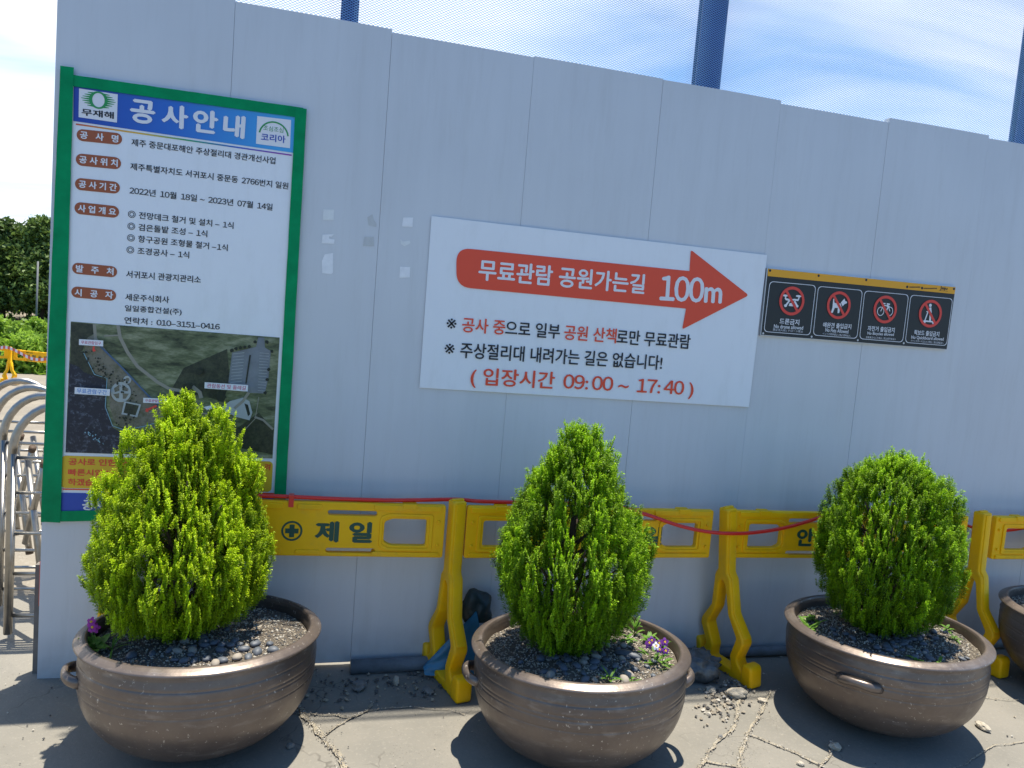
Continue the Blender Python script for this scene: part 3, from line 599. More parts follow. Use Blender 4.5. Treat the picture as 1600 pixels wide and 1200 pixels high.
P_([(880,330),(1180,200),(1200,430),(1150,560),(900,500),(800,470)], 2); P_([(1400,640),(1500,760),(1495,930),(1250,880),(1230,760)], 2)
P_([(92,300),(150,320),(190,360),(260,385),(345,420),(345,600),(390,745),(480,800),(560,815),(720,700),(900,690),(1100,880),(1200,950),(62,915)], 1)
P_([(215,120),(262,100),(330,190),(430,310),(520,400),(625,525),(800,605),(750,665),(640,720),(560,745),(450,740),(395,690),(370,600),(358,500),(350,400),(270,370),(190,225)], 3)
ribbon([(262,28),(270,130),(320,185)], 16, 4); ribbon([(425,35),(440,120),(490,220),(560,320),(700,430),(780,475),(870,490)], 18, 4); ribbon([(330,110),(440,105)], 8, 4); ribbon([(940,460),(990,500),(1000,540)], 22, 4)
P_([(1215,225),(1380,185),(1395,120),(1437,122),(1442,190),(1482,215),(1465,400),(1440,508),(1330,503),(1188,432)], 5)
for i in range(12):
    y0 = 232+i*22
    P_([(1222-i*2.2,y0),(1300-i*2.2,y0-8),(1300-i*2.2,y0-5),(1222-i*2.2,y0+3)], 6)
for i in range(14):
    y0 = 225+i*20; P_([(1405-i,y0),(1470-i*2,y0+4),(1470-i*2,y0+7),(1405-i,y0+3)], 6)
P_([(1335,240),(1345,242),(1315,440),(1306,438)], 13)
P_(circle(447, 497, 70, 30), 6); P_([(400,470),(437,445),(437,488),(405,498)], 3); P_([(457,445),(500,475),(495,492),(457,486)], 3); P_([(395,512),(436,504),(434,540),(415,540)], 3); P_([(460,506),(502,508),(480,542),(460,545)], 3)
P_(circle(492, 412, 28, 20), 6); P_(circle(492, 412, 14, 16), 3)
P_([(470,560),(588,582),(560,672),(450,650)], 6); P_([(482,572),(572,590),(548,658),(465,640)], 2)
P_([(1130,610),(1200,560),(1290,535),(1335,560),(1355,640),(1335,692),(1240,668)], 6); P_([(1300,575),(1325,585),(1340,650),(1325,665)], 13); P_([(1020,600),(1090,585),(1110,605),(1040,620)], 9)
ribbon([(1330,500),(1290,560),(1230,610)], 16, 4); ribbon([(1370,668),(1430,690),(1498,755)], 12, 4); ribbon([(640,640),(720,600),(860,620),(1000,640),(1120,660)], 8, 4)
ribbon([(300,175),(440,312),(640,525),(720,605),(800,612)], 9, 7); ribbon([(185,215),(265,375),(352,402),(340,600),(390,730),(470,758),(600,735),(760,690)], 4, 8); ribbon([(1400,530),(1375,680),(1290,770)], 4, 4)
random.seed(5)
for k in range(70):
    u = random.random(); x = 215+u*330+random.uniform(-45, 20); y = 215+u*290+random.uniform(-20, 60); P_(circle(x, y, random.uniform(3, 8), 7), 13)
for k in range(16): P_(circle(430+random.uniform(-20, 150), 660+random.uniform(-10, 60), random.uniform(4, 9), 7), 13)
for x, y, r in [(990,355,24),(905,465,34),(925,505,30),(840,530,36),(800,540,30),(1140,530,38),(1215,210,14),(1245,195,13),(1275,190,12),(1305,185,12),(1335,180,12),(1375,150,12),(1455,150,14),(1490,215,12),(1470,340,12),(1460,410,12),(1445,500,12)]:
    P_([(x+math.cos(a)*r*random.uniform(.75, 1.2), y+math.sin(a)*r*random.uniform(.75, 1.2)) for a in np.linspace(0, 6.0, 12)], 13)
for k in range(26): x, y = (215+random.uniform(-10, 30)+k*4, 770+k*2.8+random.uniform(-20, 20)); P_(circle(x, y, random.uniform(2, 6), 6), 8)
P_([(262,180),(276,180),(272,195),(282,210),(266,218),(258,205)], 12); ribbon([(630,618),(700,588)], 12, 12); P_([(625,605),(650,610),(640,632),(622,628)], 12)
for pts, body, a, b, h, mi in [([(167,130),(333,140),(332,180),(166,170)], '무료관람입구', (182,151), (318,159), 22, 10), ([(138,460),(380,475),(377,520),(136,506)], '무료관람구간', (152,484), (358,496), 32, 11),
        ([(608,533),(766,540),(764,574),(607,567)], '무료관람입구', (622,551), (750,557), 20, 10), ([(1030,426),(1328,446),(1325,490),(1028,468)], '관람동선 및 올레길', (1046,448), (1312,467), 30, 10)]:
    P_(pts, 9); yq[0] -= .0003; put_text(mb, body, ZM(*a), ZM(*b), h/4.444*mpp(280, 600), yq[0], mi, .01)
mb.build('aerial_photo', AM, nb)
# apology and bottom banners
mb = MB(); A = Vector(Z3_(140, 412)); B = Vector(Z3_(1365, 447)); Cc = Vector(Z3_(137, 600)); d = B-A; u = d.normalized(); n = Vector((-u.y, u.x)); hh = (A-Cc).length
flat(mb, [[tuple(A+u*x+n*y) for x, y in rrect(0, -hh, d.length, 0, hh*.13, 6)]], -.0135, 0)
for body, a, b in [('공사로 인한 부', (180,447), (524,456)), ('빠른시일 내에', (178,508), (494,518)), ('하겠습니다.', (177,564), (432,573)), ('려', (1318,478), (1350,480))]:
    put_text(mb, body, Z3_(*a), Z3_(*b), 40/3.721*mpp(200, 740), -.0148, 1, .03)
mb.build('apology_banner', [M_['yellowink'], M_['redink']], nb)
mb = MB(); x0, z0 = Z3_(130, 627); x1, z1 = Z3_(128, 760)
flat(mb, [[(x0, z0), (.975, z0), (.975, z1), (x0, z1)]], -.0135, 0); lz = Z3_(147, 607)[1]
flat(mb, [[(x0+.01, lz-.003), (.96, lz-.003), (.96, lz+.003), (x0+.01, lz+.003)]], -.0136, 2)
put_text(mb, '공사', Z3_(260, 697), Z3_(400, 702), 62/3.721*mpp(200, 790), -.0148, 1, .04)
mb.build('bottom_banner', [M_['blueink'], M_['whiteink'], M_['redink']], nb)
def tape(pts, y):
    mb = MB(); P = [wp(*p) for p in pts]; V = []; F = []; n = 24
    a, b, c, d = [Vector(p) for p in P]     # a-b one short end, d-c the other
    for i in range(n+1):
        for q in (a.lerp(d, i/n), b.lerp(c, i/n)):
            V.append((q.x+.0012*mnoise.noise((q.x*30, q.y*30, 1)), y-.0008*mnoise.noise((q.x*18, q.y*18, 0)), q.y+.0012*mnoise.noise((q.x*30, q.y*30, 7))))
        if i: F.append((2*i-2, 2*i-1, 2*i+1, 2*i))
    mb.add(V, F, 0, True); mb.build('tape_strip', M_['tape'], nb)
tape([(96.8,105),(118,107.6),(97,815),(66,813)], -.0205); tape([(99,116.5),(99,134),(474,186),(474,170)], -.0185)
tape([(462,169.5),(479.5,172),(445,806),(427,806)], -.0200); tape([(67,797.5),(66,814),(440,806),(440,790)], -.0180)

# ------------------------------------------------------------------ direction sign with the red arrow
Z5_ = zoomer(640, 330, 2.807); H5 = lambda h, x=500: h/2.807*mpp(640+x/2.807, 500)
ds = thing('direction_sign', 'white rectangular sign with a red arrow pointing right and Korean text', 'sign')
mb = MB(); P = [Z5_(95,22), Z5_(1563,193), Z5_(1483,858), Z5_(42,773)]
V = []; F = []; n = 30
for j in range(9):
    for i in range(n+1):
        a = Vector(P[3]).lerp(Vector(P[2]), i/n); b = Vector(P[0]).lerp(Vector(P[1]), i/n); q = a.lerp(b, j/8)
        V.append((q.x, -.011-.0012*mnoise.noise((q.x*5, q.y*3, 3)), q.y))
        if i and j: k = j*(n+1)+i; F.append((k-n-2, k-n-1, k, k-1))
mb.add(V, F, 0, True); mb.add([(x, y+.004, z) for x, y, z in V], [f[::-1] for f in F], 0, True); mb.build('sheet', M_['banner'], ds)
ar = [Z5_(*p) for p in [(203,160),(1222,263),(1228,170),(1482,369),(1190,518),(1207,427),(203,332)]]
mb = MB(); ro = [.07, .002, .014, .02, .014, .002, .07]
flat(mb, [rounded([(x, z) for x, z in ar], ro, 8)], -.0142, 1)
cx = sum(p[0] for p in ar)/7; cz = sum(p[1] for p in ar)/7
mb2 = MB(); ou = []
V_, F_ = curve_shape([rounded(ar, ro, 8)])
mb.build('arrow', [M_['redink'], M_['redink']], ds)
def words(Z, items, name, hh):
    mb = MB(); ms = []
    for body, a, b, h, m in items:
        if m not in ms: ms.append(m)
        put_text(mb, body, Z(*a), Z(*b), hh(h, a[0]), -.0152 if name != 'x' else 0, ms.index(m), 0 if body == '※' else .026 if name == 'arrow_lettering' else .017)
    return mb.build(name, [M_[m] for m in ms], ds)
words(Z5_, [('무료관람 공원가는길', (300,256), (1027,321), 92, 'whiteink')], 'arrow_lettering', H5)
words(Z5_, [('100m', (1093,336), (1366,352), 112, 'whiteink')], 'arrow_lettering', H5)
for it in [('※', (160,491), (203,494), 44, 'ink'), ('공사 중', (228,497), (417,510), 66, 'redink'), ('으로 일부', (417,511), (656,528), 66, 'ink'), ('공원 산책', (674,530), (903,547), 66, 'redink'), ('로만 무료관람', (904,549), (1226,573), 66, 'ink')]: words(Z5_, [it], 'text_line', H5)
for it in [('※', (151,601), (195,604), 44, 'ink'), ('주상절리대 내려가는 길은 없습니다!', (220,608), (1103,664), 70, 'ink')]: words(Z5_, [it], 'text_line', H5)
words(Z5_, [('( 입장시간 09:00 ~ 17:40 )', (265,727), (1240,782), 92, 'redink')], 'text_line', H5)

# ------------------------------------------------------------------ prohibition sign
Z6_ = zoomer(1170, 400, 4.706); H6 = lambda h, x: h/4.706*mpp(1170+x/4.706, 490)
ps = thing('prohibition_sign', 'black board with an orange top strip and four red prohibition symbols', 'sign')
P = [Z6_(122,88), Z6_(1507,226), Z6_(1441,688), Z6_(72,583)]
mb = MB(); V, F = curve_shape([P], .014); mb.add([(v.x, -.009-v.z, v.y) for v in V], F); mb.build('edge_frame', M_['alu'], ps)
mb = MB(); poly(mb, Z6_, [(128,93),(1503,230),(1438,684),(78,578)], -.0165); mb.build('board', M_['black'], ps)
mb = MB(); poly(mb, Z6_, [(128,94),(1502,231),(1495,280),(124,148)], -.0175, 0)
for x, y in [(142,108),(498,146),(847,177),(1490,243)]: flat(mb, [circle(*Z6_(x, y), .007, 10)], -.0182, 1)
random.seed(2)
for x0, x1, yb, h in [(1135,1160,228,20),(1250,1262,236,20)]: flat(mb, [circle(*Z6_((x0+x1)/2, yb), H6(h/2, x0), 10)], -.0182, 1)
for xs, yb in [(range(1164, 1240, 9), 229), (range(1268, 1360, 9), 238)]:
    for x in xs: flat(mb, [[Z6_(x, yb-5+(x%3)), Z6_(x+6, yb-4), Z6_(x+6, yb+6), Z6_(x, yb+5)]], -.0182, 1)
put_text(mb, 'Jeju', Z6_(1388, 237), Z6_(1442, 243), H6(30, 1400), -.0182, 1, .03); flat(mb, [[Z6_(1380,253), Z6_(1445,259), Z6_(1445,261), Z6_(1380,255)]], -.0182, 1)
mb.build('orange_strip', [M_['orange'], M_['ink']], ps)
for x, y in [(92,568),(447,592),(785,618),(1122,640)]:
    mb = MB(); flat(mb, [circle(*Z6_(x, y), .006, 10)], -.0180); mb.build('screw', M_['alu'], ps)
def picto_shape(k):
    """white symbol in ring units, x right, y up"""
    S = []
    el = lambda cx, cy, a, b: [(cx+a*math.cos(t), cy+b*math.sin(t)) for t in np.linspace(0, 2*math.pi, 18, endpoint=False)]
    def bar(x0, y0, x1, y1, w):
        d = Vector((x1-x0, y1-y0)).normalized()*w; n = (-d.y, d.x); return [(x0+n[0], y0+n[1]), (x1+n[0], y1+n[1]), (x1-n[0], y1-n[1]), (x0-n[0], y0-n[1])]
    if k == 0:
        S = [el(-.55, .33, .20, .075), el(.50, .38, .22, .075), bar(-.52, .3, -.52, .08, .05), bar(.56, .34, .50, .1, .05), [(-.55,.16),(-.50,.02),(-.15,-.02),(.2,.05),(.52,.04),(.55,.16),(.2,.17),(-.1,.12)], bar(-.18, .02, -.40, -.30, .065), bar(.22, .02, .44, -.26, .065), el(-.45, -.36, .12, .10), [(-.15,-.16),(.18,-.1),(.22,-.36),(-.2,-.36)], el(.48,-.32,.1,.09)]
    elif k == 1:
        S = [[(-.52,.42),(-.44,.44),(-.38,.15),(-.05,.10),(.14,.16),(.26,-.12),(.16,-.22),(.12,-.55),(-.02,-.58),(-.05,-.2),(-.3,-.22),(-.42,-.58),(-.58,-.58),(-.5,-.2)], [(.16,.22),(.42,.52),(.50,.36),(.68,.30),(.66,.20),(.48,.12),(.34,-.05),(.24,.08)]]
    elif k == 2:
        S = [(el(-.36,-.16,.30,.33), el(-.36,-.16,.25,.28)), (el(.42,-.10,.28,.33), el(.42,-.10,.23,.28)), bar(-.36, -.16, -.16, .32, .03), bar(-.16, .30, .22, .26, .035), bar(-.2, .26, .08, -.22, .03), bar(.08, -.22, .24, .34, .03), bar(.24, .3, .42, -.1, .03), bar(-.24, .42, -.02, .42, .04), bar(.08, .42, .36, .40, .05), bar(.1, .3, .34, .2, .07)]
    else:
        S = [el(-.08,.60,.12,.12), [(-.14,.44),(.02,.46),(.10,.16),(.14,-.50),(-.02,-.50),(-.06,0)], bar(-.40, -.55, -.22, .10, .045), bar(-.36, .12, -.14, .14, .035), bar(-.1, .36, -.24, .12, .045), bar(-.36, -.56, .34, -.56, .055), el(-.42,-.62,.12,.12), el(.38,-.62,.12,.12)]
    return S
dat = [(301,331,105,[(140,185),(480,216),(437,583),(95,556)], '드론금지',(212,477),(356,488),42, 'No drone allowed',(170,515),(384,528),28, '禁止无人机 | ドローン禁止',(162,541),(383,556),20),
       (645,362,101,[(495,221),(822,251),(780,608),(456,582)], '애완견 출입금지',(530,504),(737,520),38, 'No Pets Allowed',(547,542),(716,555),28, 'ペットの同伴禁止 | 禁止宠物出入',(527,570),(731,588),19),
       (985,393,101,[(835,254),(1160,284),(1115,635),(796,609)], '자전거 출입금지',(857,530),(1055,545),38, 'No Bicycles allowed',(855,569),(1049,580),28, '自転車立ち入り禁止 | 禁止自行车出入',(846,597),(1064,612),19),
       (1316,424,101,[(1173,285),(1483,313),(1436,660),(1131,636)], '퀵보드 출입금지',(1197,560),(1382,575),38, 'No Quickboard allowed',(1177,597),(1414,612),28, 'クイックボード立ち入り禁止 | 禁止滑板出入',(1172,622),(1413,640),19)]
for k, (cx, cy, rr, fr, t1, a1, b1, h1, t2, a2, b2, h2, t3, a3, b3, h3) in enumerate(dat):
    mb = MB(); Q = [Z6_(*p) for p in fr]; mq = Vector((sum(q[0] for q in Q)/4, sum(q[1] for q in Q)/4))
    o_ = rounded(Q, .026, 6); i_ = [tuple(mq+(Vector(p)-mq)*s) for p, s in ((p, .978) for p in o_)]
    flat(mb, [o_, i_], -.0178, 0)
    c = Vector(Z6_(cx, cy)); r = H6(rr, cx)
    for S in picto_shape(k):
        lp = [S] if not isinstance(S, tuple) else list(S)
        flat(mb, [[(c.x+x*r, c.y+y*r) for x, y in l] for l in lp], -.0180-.00002*random.random(), 0)
    flat(mb, [circle(c.x, c.y, r, 48), circle(c.x, c.y, r*.80, 48)], -.0195, 1)
    d = Vector((.62, -.78)).normalized(); n = Vector((-d.y, d.x))*.095
    flat(mb, [[tuple(c+(d*s*.9+n*q)*r) for s, q in ((-1, 1), (1, 1), (1, -1), (-1, -1))]], -.0193, 1)
    put_text(mb, t1, Z6_(*a1), Z6_(*b1), H6(h1, cx), -.0185, 0, .02); put_text(mb, t2, Z6_(*a2), Z6_(*b2), H6(h2, cx), -.0185, 0, .015); put_text(mb, t3, Z6_(*a3), Z6_(*b3), H6(h3, cx), -.0185, 0, .0)
    o = mb.build('symbol_panel', [M_['whiteink'], M_['signred']], ps)
    o['label'] = ['red ring over a drone', 'red ring over a dog', 'red ring over a bicycle', 'red ring over a standing scooter rider'][k]

# ------------------------------------------------------------------ yellow barricades
ZT, ZB = 0.862, 0.612       # top and bottom of the plastic panel
def panel_meshes(Lp):
    """hollow plastic board Lp long, local x from 0, z absolute"""
    mb = MB(); zc = (ZT+ZB)/2; m = Lp/2
    mir = lambda pts: [(Lp-x, z) for x, z in pts][::-1]
    hole = rounded([(.085,.668),(.085,.793),(.245,.793),(.278,.778),(.278,.684),(.245,.668)][::-1], .012, 3)
    holes = [hole, mir(hole)[::-1]]
    for z0, z1 in ((.803,.826), (.629,.651)):
        s = rrect(.315, z0, .535, z1, .0105, 4); holes += [s, mir(s)[::-1]]
    V, F = curve_shape([rounded([(0,ZB),(Lp,ZB),(Lp,ZT),(0,ZT)], .012, 3)] + holes, .034, .004, 2)
    mb.add([(v.x, -v.z, v.y) for v in V], F)
    def rib(pts, inner, th, y): 
        V, F = curve_shape([pts]+([inner] if inner else []), th, .003, 1); mb.add([(v.x, y-v.z, v.y) for v in V], F)
    for y in (-.019, .019):
        for fl in (0, 1):
            f = (lambda p: mir(p)) if fl else (lambda p: p)
            rib(f(rounded([(.055,.643),(.055,.818),(.265,.818),(.30,.800),(.30,.662),(.265,.643)][::-1], .014, 3)), f(rounded([(.072,.657),(.072,.804),(.255,.804),(.287,.788),(.287,.674),(.255,.657)][::-1], .012, 3)), .010, y)
            rib(f(rrect(.02, ZT-.03, .33, ZT-.004, .006, 2)), None, .012, y); rib(f(rrect(.02, ZB+.004, .33, ZB+.026, .006, 2)), None, .012, y)
            rib(f(rrect(.56, ZT-.034, m-.03, ZT-.010, .006, 2)), None, .010, y); rib(f(rrect(.56, ZB+.010, m-.03, ZB+.030, .006, 2)), None, .010, y)
            rib(f(rrect(.135, ZT-.022, .20, ZT+.004, .004, 2)), None, .018, y)
            for zz in (.785, .672): rib(f(circle(.030, zz, .008, 10)), None, .014, y)
    return mb
def lettering(Lp):
    m = Lp/2+.012; y = -.0185; W, Hh = .106, .098; z = .727; out = []
    for ch_, x in (('안', -.372), ('전', -.221), ('제', .100), ('일', .250)):
        mb = MB(); put_text(mb, ch_, (m+x, z), (m+x+W, z), Hh, y, 0, .045); out.append(('letter', mb))
    mb = MB(); c = (m, z); flat(mb, [circle(*c, .046, 32), circle(*c, .037, 32)], y, 0)
    for a, b in ((.029, .011), (.011, .029)): flat(mb, [[(c[0]-a, z-b), (c[0]+a, z-b), (c[0]+a, z+b), (c[0]-a, z+b)]], y-.0002*(a > b), 0)
    return out + [('cross_emblem', mb)]
def leg_mesh():
    """A-frame seen from the end: outline in (y, z), thick in x; y = 0 is the panel plane, front is -y"""
    half = [(-.034,.885),(-.034,.545),(-.056,.520),(-.080,.34),(-.156,.236),(-.160,.208),(-.116,.118),(-.122,.095),(-.165,.055),(-.195,.055),(-.21,.0)]
    outer = rounded(half + [(.21,.0),(.195,.04),(.165,.055),(.122,.095),(.116,.118),(.160,.208),(.156,.236),(.080,.34),(.056,.520),(.034,.545),(.034,.885)][::1], .012, 3)
    inner = rounded([(0,.505),(-.022,.48),(-.045,.33),(-.108,.226),(-.064,.115),(-.08,.045),(.08,.045),(.064,.115),(.108,.226),(.045,.33),(.022,.48)], .012, 3)
    mb = MB(); V, F = curve_shape([outer, inner], .068, .009, 2); mb.add([(v.z, v.x, v.y) for v in V], F)
    # raised spine along each leg, stepped as in the moulding
    for s in (1, -1):
        sp = [(-.034,.875),(-.034,.555),(-.054,.525),(-.078,.345),(-.154,.239)]
        pts = [(y*s, z) for y, z in sp]; inn = [(y*s+.020*s, z-.004) for y, z in sp]
        V, F = curve_shape([pts+inn[::-1]], .045, .006, 1); mb.add([(v.z, v.x-.007*s, v.y) for v in V], F)
        V, F = curve_shape([rounded([(-.225*s,.0),(-.150*s,.0),(-.150*s,.075),(-.165*s,.118),(-.215*s,.118),(-.225*s,.1)], .018, 4)], .078, .012, 2); mb.add([(v.z, v.x, v.y) for v in V], F)
    V, F = curve_shape([rrect(-.031, -.012, .031, .012, .010, 4)], .07, .004, 1); mb.add([(v.x, v.y, .878+v.z*.4) for v in V], F)
    return mb
leg_data = leg_mesh()
def smooth_angle(o):
    me = o.data; me.polygons.foreach_set('use_smooth', [True]*len(me.polygons)); me.set_sharp_from_angle(angle=R(32))
def barricade(A, B, label, legs, group='yellow barricades along the wall'):
    A = Vector(A); B = Vector(B); d = B-A; Lp = d.length; ang = math.atan2(d.y, d.x)
    t = thing('barricade', label, 'barricade', (A.x, A.y, gz(A.x, A.y) if A.y > 1 else 0), ang, group)
    o = panel_meshes(Lp).build('panel', M_['yellow'], t); smooth_angle(o)
    for nm, l_ in lettering(Lp): l_.build(nm, M_['lettergreen'], o)
    for x, rz, lean in legs:
        l = leg_data.build('leg', M_['yellow'], t, (x if x <= .0 else Lp+x, 0, 0)); l.rotation_euler = (0, lean, rz); smooth_angle(l)
    return t
barricade((.34, -.115), (1.735, -.175), 'yellow plastic barricade behind the left planter, green cross and letters beside its shrub', [(-.035, R(22), 0), (.055, R(17), 0)])
barricade((1.835, -.18), (3.125, -.175), 'yellow plastic barricade behind the middle planter, second along the wall', [(.175, R(12), R(-6.5))])
barricade((3.255, -.175), (4.715, -.195), 'yellow plastic barricade behind the right planter with the red hose sagging across it', [(.135, R(10), R(-2))])
barricade((4.905, -.20), (6.30, -.20), 'yellow plastic barricade cut off by the right edge of the photo', [(.05, 0, 0)])
# red hose along the barricades
def on_rail(px, y, z=.875): v = at(px, 788, y); return Vector((v.x, y, z))
hp = [on_rail(170, -.13), on_rail(300, -.135), on_rail(432, -.14, .878), on_rail(520, -.145, .873), on_rail(600, -.15, .872), on_rail(660, -.152, .877), on_rail(712, -.125, .876), on_rail(745, -.15, .876), on_rail(800, -.155, .875), on_rail(880, -.16, .876), on_rail(950, -.185, .880), at(1010,804,-.225), at(1060,821,-.232), at(1100,830,-.245), at(1140,833.5,-.255), at(1180,832,-.245), at(1225,825,-.235), at(1265,814,-.225), at(1300,803,-.22), at(1360,797,-.2), at(1430,800,-.15), at(1500,818,-.12), at(1540,829,-.12), at(1570,829,-.12), at(1600,825,-.12), at(1650,815,-.15)]
def smooth_path(P, n=5):
    P = [Vector(p) for p in P]; out = []
    for i in range(len(P)-1):
        p0, p1, p2, p3 = P[max(i-1, 0)], P[i], P[i+1], P[min(i+2, len(P)-1)]
        for k in range(n):
            t = k/n; out.append(.5*((2*p1)+(p2-p0)*t+(2*p0-5*p1+4*p2-p3)*t*t+(3*p1-p0-3*p2+p3)*t**3))
    out.append(P[-1]); return out
hk = on_rail(455, -.142, .8765)
t = thing('red_hose', 'shiny red hose lying along the barricade tops and sagging near the right shrub', 'hose', tuple(hk))
mb = MB(); mb.tube([p-hk for p in smooth_path(hp)], .0092, 10); mb.build('tube', M_['red_hose'], t)
mb = MB(); mb.box(-.011, .011, -.026, -.012, -.040, .013); mb.box(-.011, .011, -.012, .012, .0112, .0135); o = mb.build('tie_strap', M_['red_hose'], t)

# ------------------------------------------------------------------ things at the foot of the wall
mb = MB(); mb.tube([(1.355, -.052, .026), (1.9, -.045, .034), (2.4, -.05, .034)], .034, 16); tag(mb.build('pipe', M_['pipe']), 'dark grey plastic pipe lying at the wall foot left of the first barricade leg', 'pipe')
mb = MB(); mb.tube([(2.9, -.045, .03), (3.4, -.04, .03), (4.4, -.05, .03), (5.6, -.05, .03)], .027, 14); tag(mb.build('pipe', M_['pipe']), 'long black pipe at the wall foot behind the right planter', 'pipe')
def lump(r, seed, amp=.3, sub=4, fold=0.0):
    bm = bmesh.new(); bmesh.ops.create_icosphere(bm, subdivisions=sub, radius=1); off = Vector((seed*2.3, seed, 0)); V = []
    for v in bm.verts:
        s = 1+amp*mnoise.noise(v.co*1.5+off)+fold*abs(mnoise.noise(v.co*4+off))
        V.append(Vector((v.co.x*r[0]*s, v.co.y*r[1]*s, max(v.co.z*s, -.55)*r[2])))
    F = [tuple(x.index for x in f.verts) for f in bm.faces]; bm.free(); mb = MB(); mb.add(V, F, 0, True); return mb
a, b, c = Vector((1.695, -.13, .05)), Vector((1.93, -.15, .33)), Vector((2.02, -.06, .03)); mb = MB(); V = []; F = []; n = 12
for i in range(n+1):
    for j in range(n+1):
        u, v = i/n, j/n; p = a.lerp(b, u).lerp(Vector((1.70, -.15, .02)).lerp(Vector((2.03, -.10, .0)), u), v)
        p.y -= .03*math.sin(u*3)*v+.012*mnoise.noise((u*4, v*4, 2)); V.append(p)
        if i and j: k = i*(n+1)+j; F.append((k-n-2, k-1, k, k-n-1))
mb.add(V, F, 0, True); mb.add([v+Vector((0, .012, 0)) for v in V], [f[::-1] for f in F], 0, True)
tag(mb.build('tarp', M_['tarp']), 'folded blue tarp slumped behind the first barricade leg', 'tarp')
tag(lump((.075, .05, .09), 4, .35, 3, .2).build('bag', M_['darkbag'], loc=(1.945, -.085, .315)), 'dark green bag lying on top of the blue tarp', 'bag')
tag(lump((.125, .085, .085), 9, .3, 4, .5).build('wrapped_bundle', M_['plastic'], loc=(3.08, -.235, .045)), 'crumpled grey plastic wrapped bundle beside the second barricade foot', 'bundle')

# ------------------------------------------------------------------ planters
PR, PHt = .4505, .446
def bowl_mesh(r):
    s = r/.4505; h = PHt*s; mb = MB(); prof = [(0, .004), (r*.13, 0)]
    for t in np.linspace(0.03, 1, 46):
        a = t*math.pi/2; rr = .15+(.965-.15)*math.sin(a)**(2/2.214); zz = .72*(1-math.cos(a)**(2/2.214)); prof.append((rr*r, zz*h))
    prof += [(.967*r, .76*h), (.965*r, .80*h), (.958*r, .85*h), (.948*r, .90*h), (.945*r, .935*h), (.958*r, .948*h), (.985*r, .946*h), (.998*r, .953*h), (1.0*r, .962*h), (.994*r, .972*h), (.97*r, .988*h), (.935*r, 1.004*h), (.915*r, 1.008*h), (.902*r, 1.003*h), (.893*r, .985*h), (.888*r, .95*h), (.886*r, .87*h), (.86*r, .80*h)]
    # raised bands
    bands = (.825, .735, .70, .615); P2 = []
    dense = []
    for i in range(len(prof)-1):
        n = max(1, int(math.hypot(prof[i+1][0]-prof[i][0], prof[i+1][1]-prof[i][1])/.002))
        for k in range(n): u = k/n; dense.append((prof[i][0]*(1-u)+prof[i+1][0]*u, prof[i][1]*(1-u)+prof[i+1][1]*u))
    dense.append(prof[-1])
    for x, z in dense:
        if x > .9*r:
            for bz in bands:
                d = (z/h-bz)/.011
                if abs(d) < 1 and z < .9*h: x -= .0017*s*(1-d*d)
        P2.append((x, z))
    mb.lathe(P2, 96); return mb
def handle_mesh(az, r):
    h = PHt*r/.4505; mb = MB(); pts = []
    for t in np.linspace(-1, 1, 15):
        a = az+t*R(11.5); pr = .965*r-.012+.047*(1-abs(t)**3.2); pts.append((math.cos(a)*pr, math.sin(a)*pr, .725*h-.018*abs(t)**2))
    mb.tube(pts, [.0135+.004*abs(t) for t in np.linspace(-1, 1, 15)], 12, flat=1.25); return mb
bowl0 = None
SOILZ = .395
def soil_mesh():
    mb = MB(); V = []; F = []; nr, ns = 16, 64
    V.append((0, 0, SOILZ+.022))
    for i in range(1, nr+1):
        for k in range(ns):
            rr = .398*i/nr; q = 2*math.pi*k/ns; x, y = rr*math.cos(q), rr*math.sin(q)
            V.append((x, y, SOILZ+.022*(1-(i/nr)**2)+.010*mnoise.noise((x*9, y*9, 0))))
    for k in range(ns): F.append((0, 1+k, 1+(k+1) % ns))
    for i in range(nr-1):
        for k in range(ns): a = 1+i*ns+k; b = 1+i*ns+(k+1) % ns; F.append((a, a+ns, b+ns, b))
    mb.add(V, F, 0, True); return mb
soilh = lambda x, y: SOILZ+.022*(1-min(1, math.hypot(x, y)/.398)**2)+.010*mnoise.noise((x*9, y*9, 0))
def planter(x, y, tilt, label, handles):
    t = thing('planter', label, 'planter', (x, y, 0.004), 0, 'bronze cauldron planters')
    global bowl0
    if bowl0 is None: bowl0 = bowl_mesh(PR).build('bowl', M_['bronze'], t); b = bowl0
    else: b = bowl0.copy(); C.objects.link(b); b.parent = t
    b.rotation_euler = (0, 0, x*2.1)
    for az in handles: handle_mesh(R(az), PR).build('handle', M_['bronze'], t)
    soil_mesh().build('soil', M_['soil'], t)
    t.rotation_euler = (tilt[0], tilt[1], 0)
    return t
POTS = [(.745, -.547, (R(-3.2), R(-.2))), (2.245, -.786, (R(-3.2), R(-1.4))), (3.806, -.704, (R(-1.4), R(-1.3))), (5.215, -.62, (0, 0))]
pl = [planter(*POTS[0], 'bronze brown cauldron planter under the widest shrub, in front of the notice', (193, 32)),
      planter(*POTS[1], 'bronze brown cauldron planter with purple violas, below the red arrow sign', (-10, 171)),
      planter(*POTS[2], 'white speckled bronze cauldron planter with its handle facing the viewer, below the black board', (217, 37)),
      planter(*POTS[3], 'bronze cauldron planter mostly cut off by the right edge of the photo', (100, 280))]
bpy.context.view_layer.update()
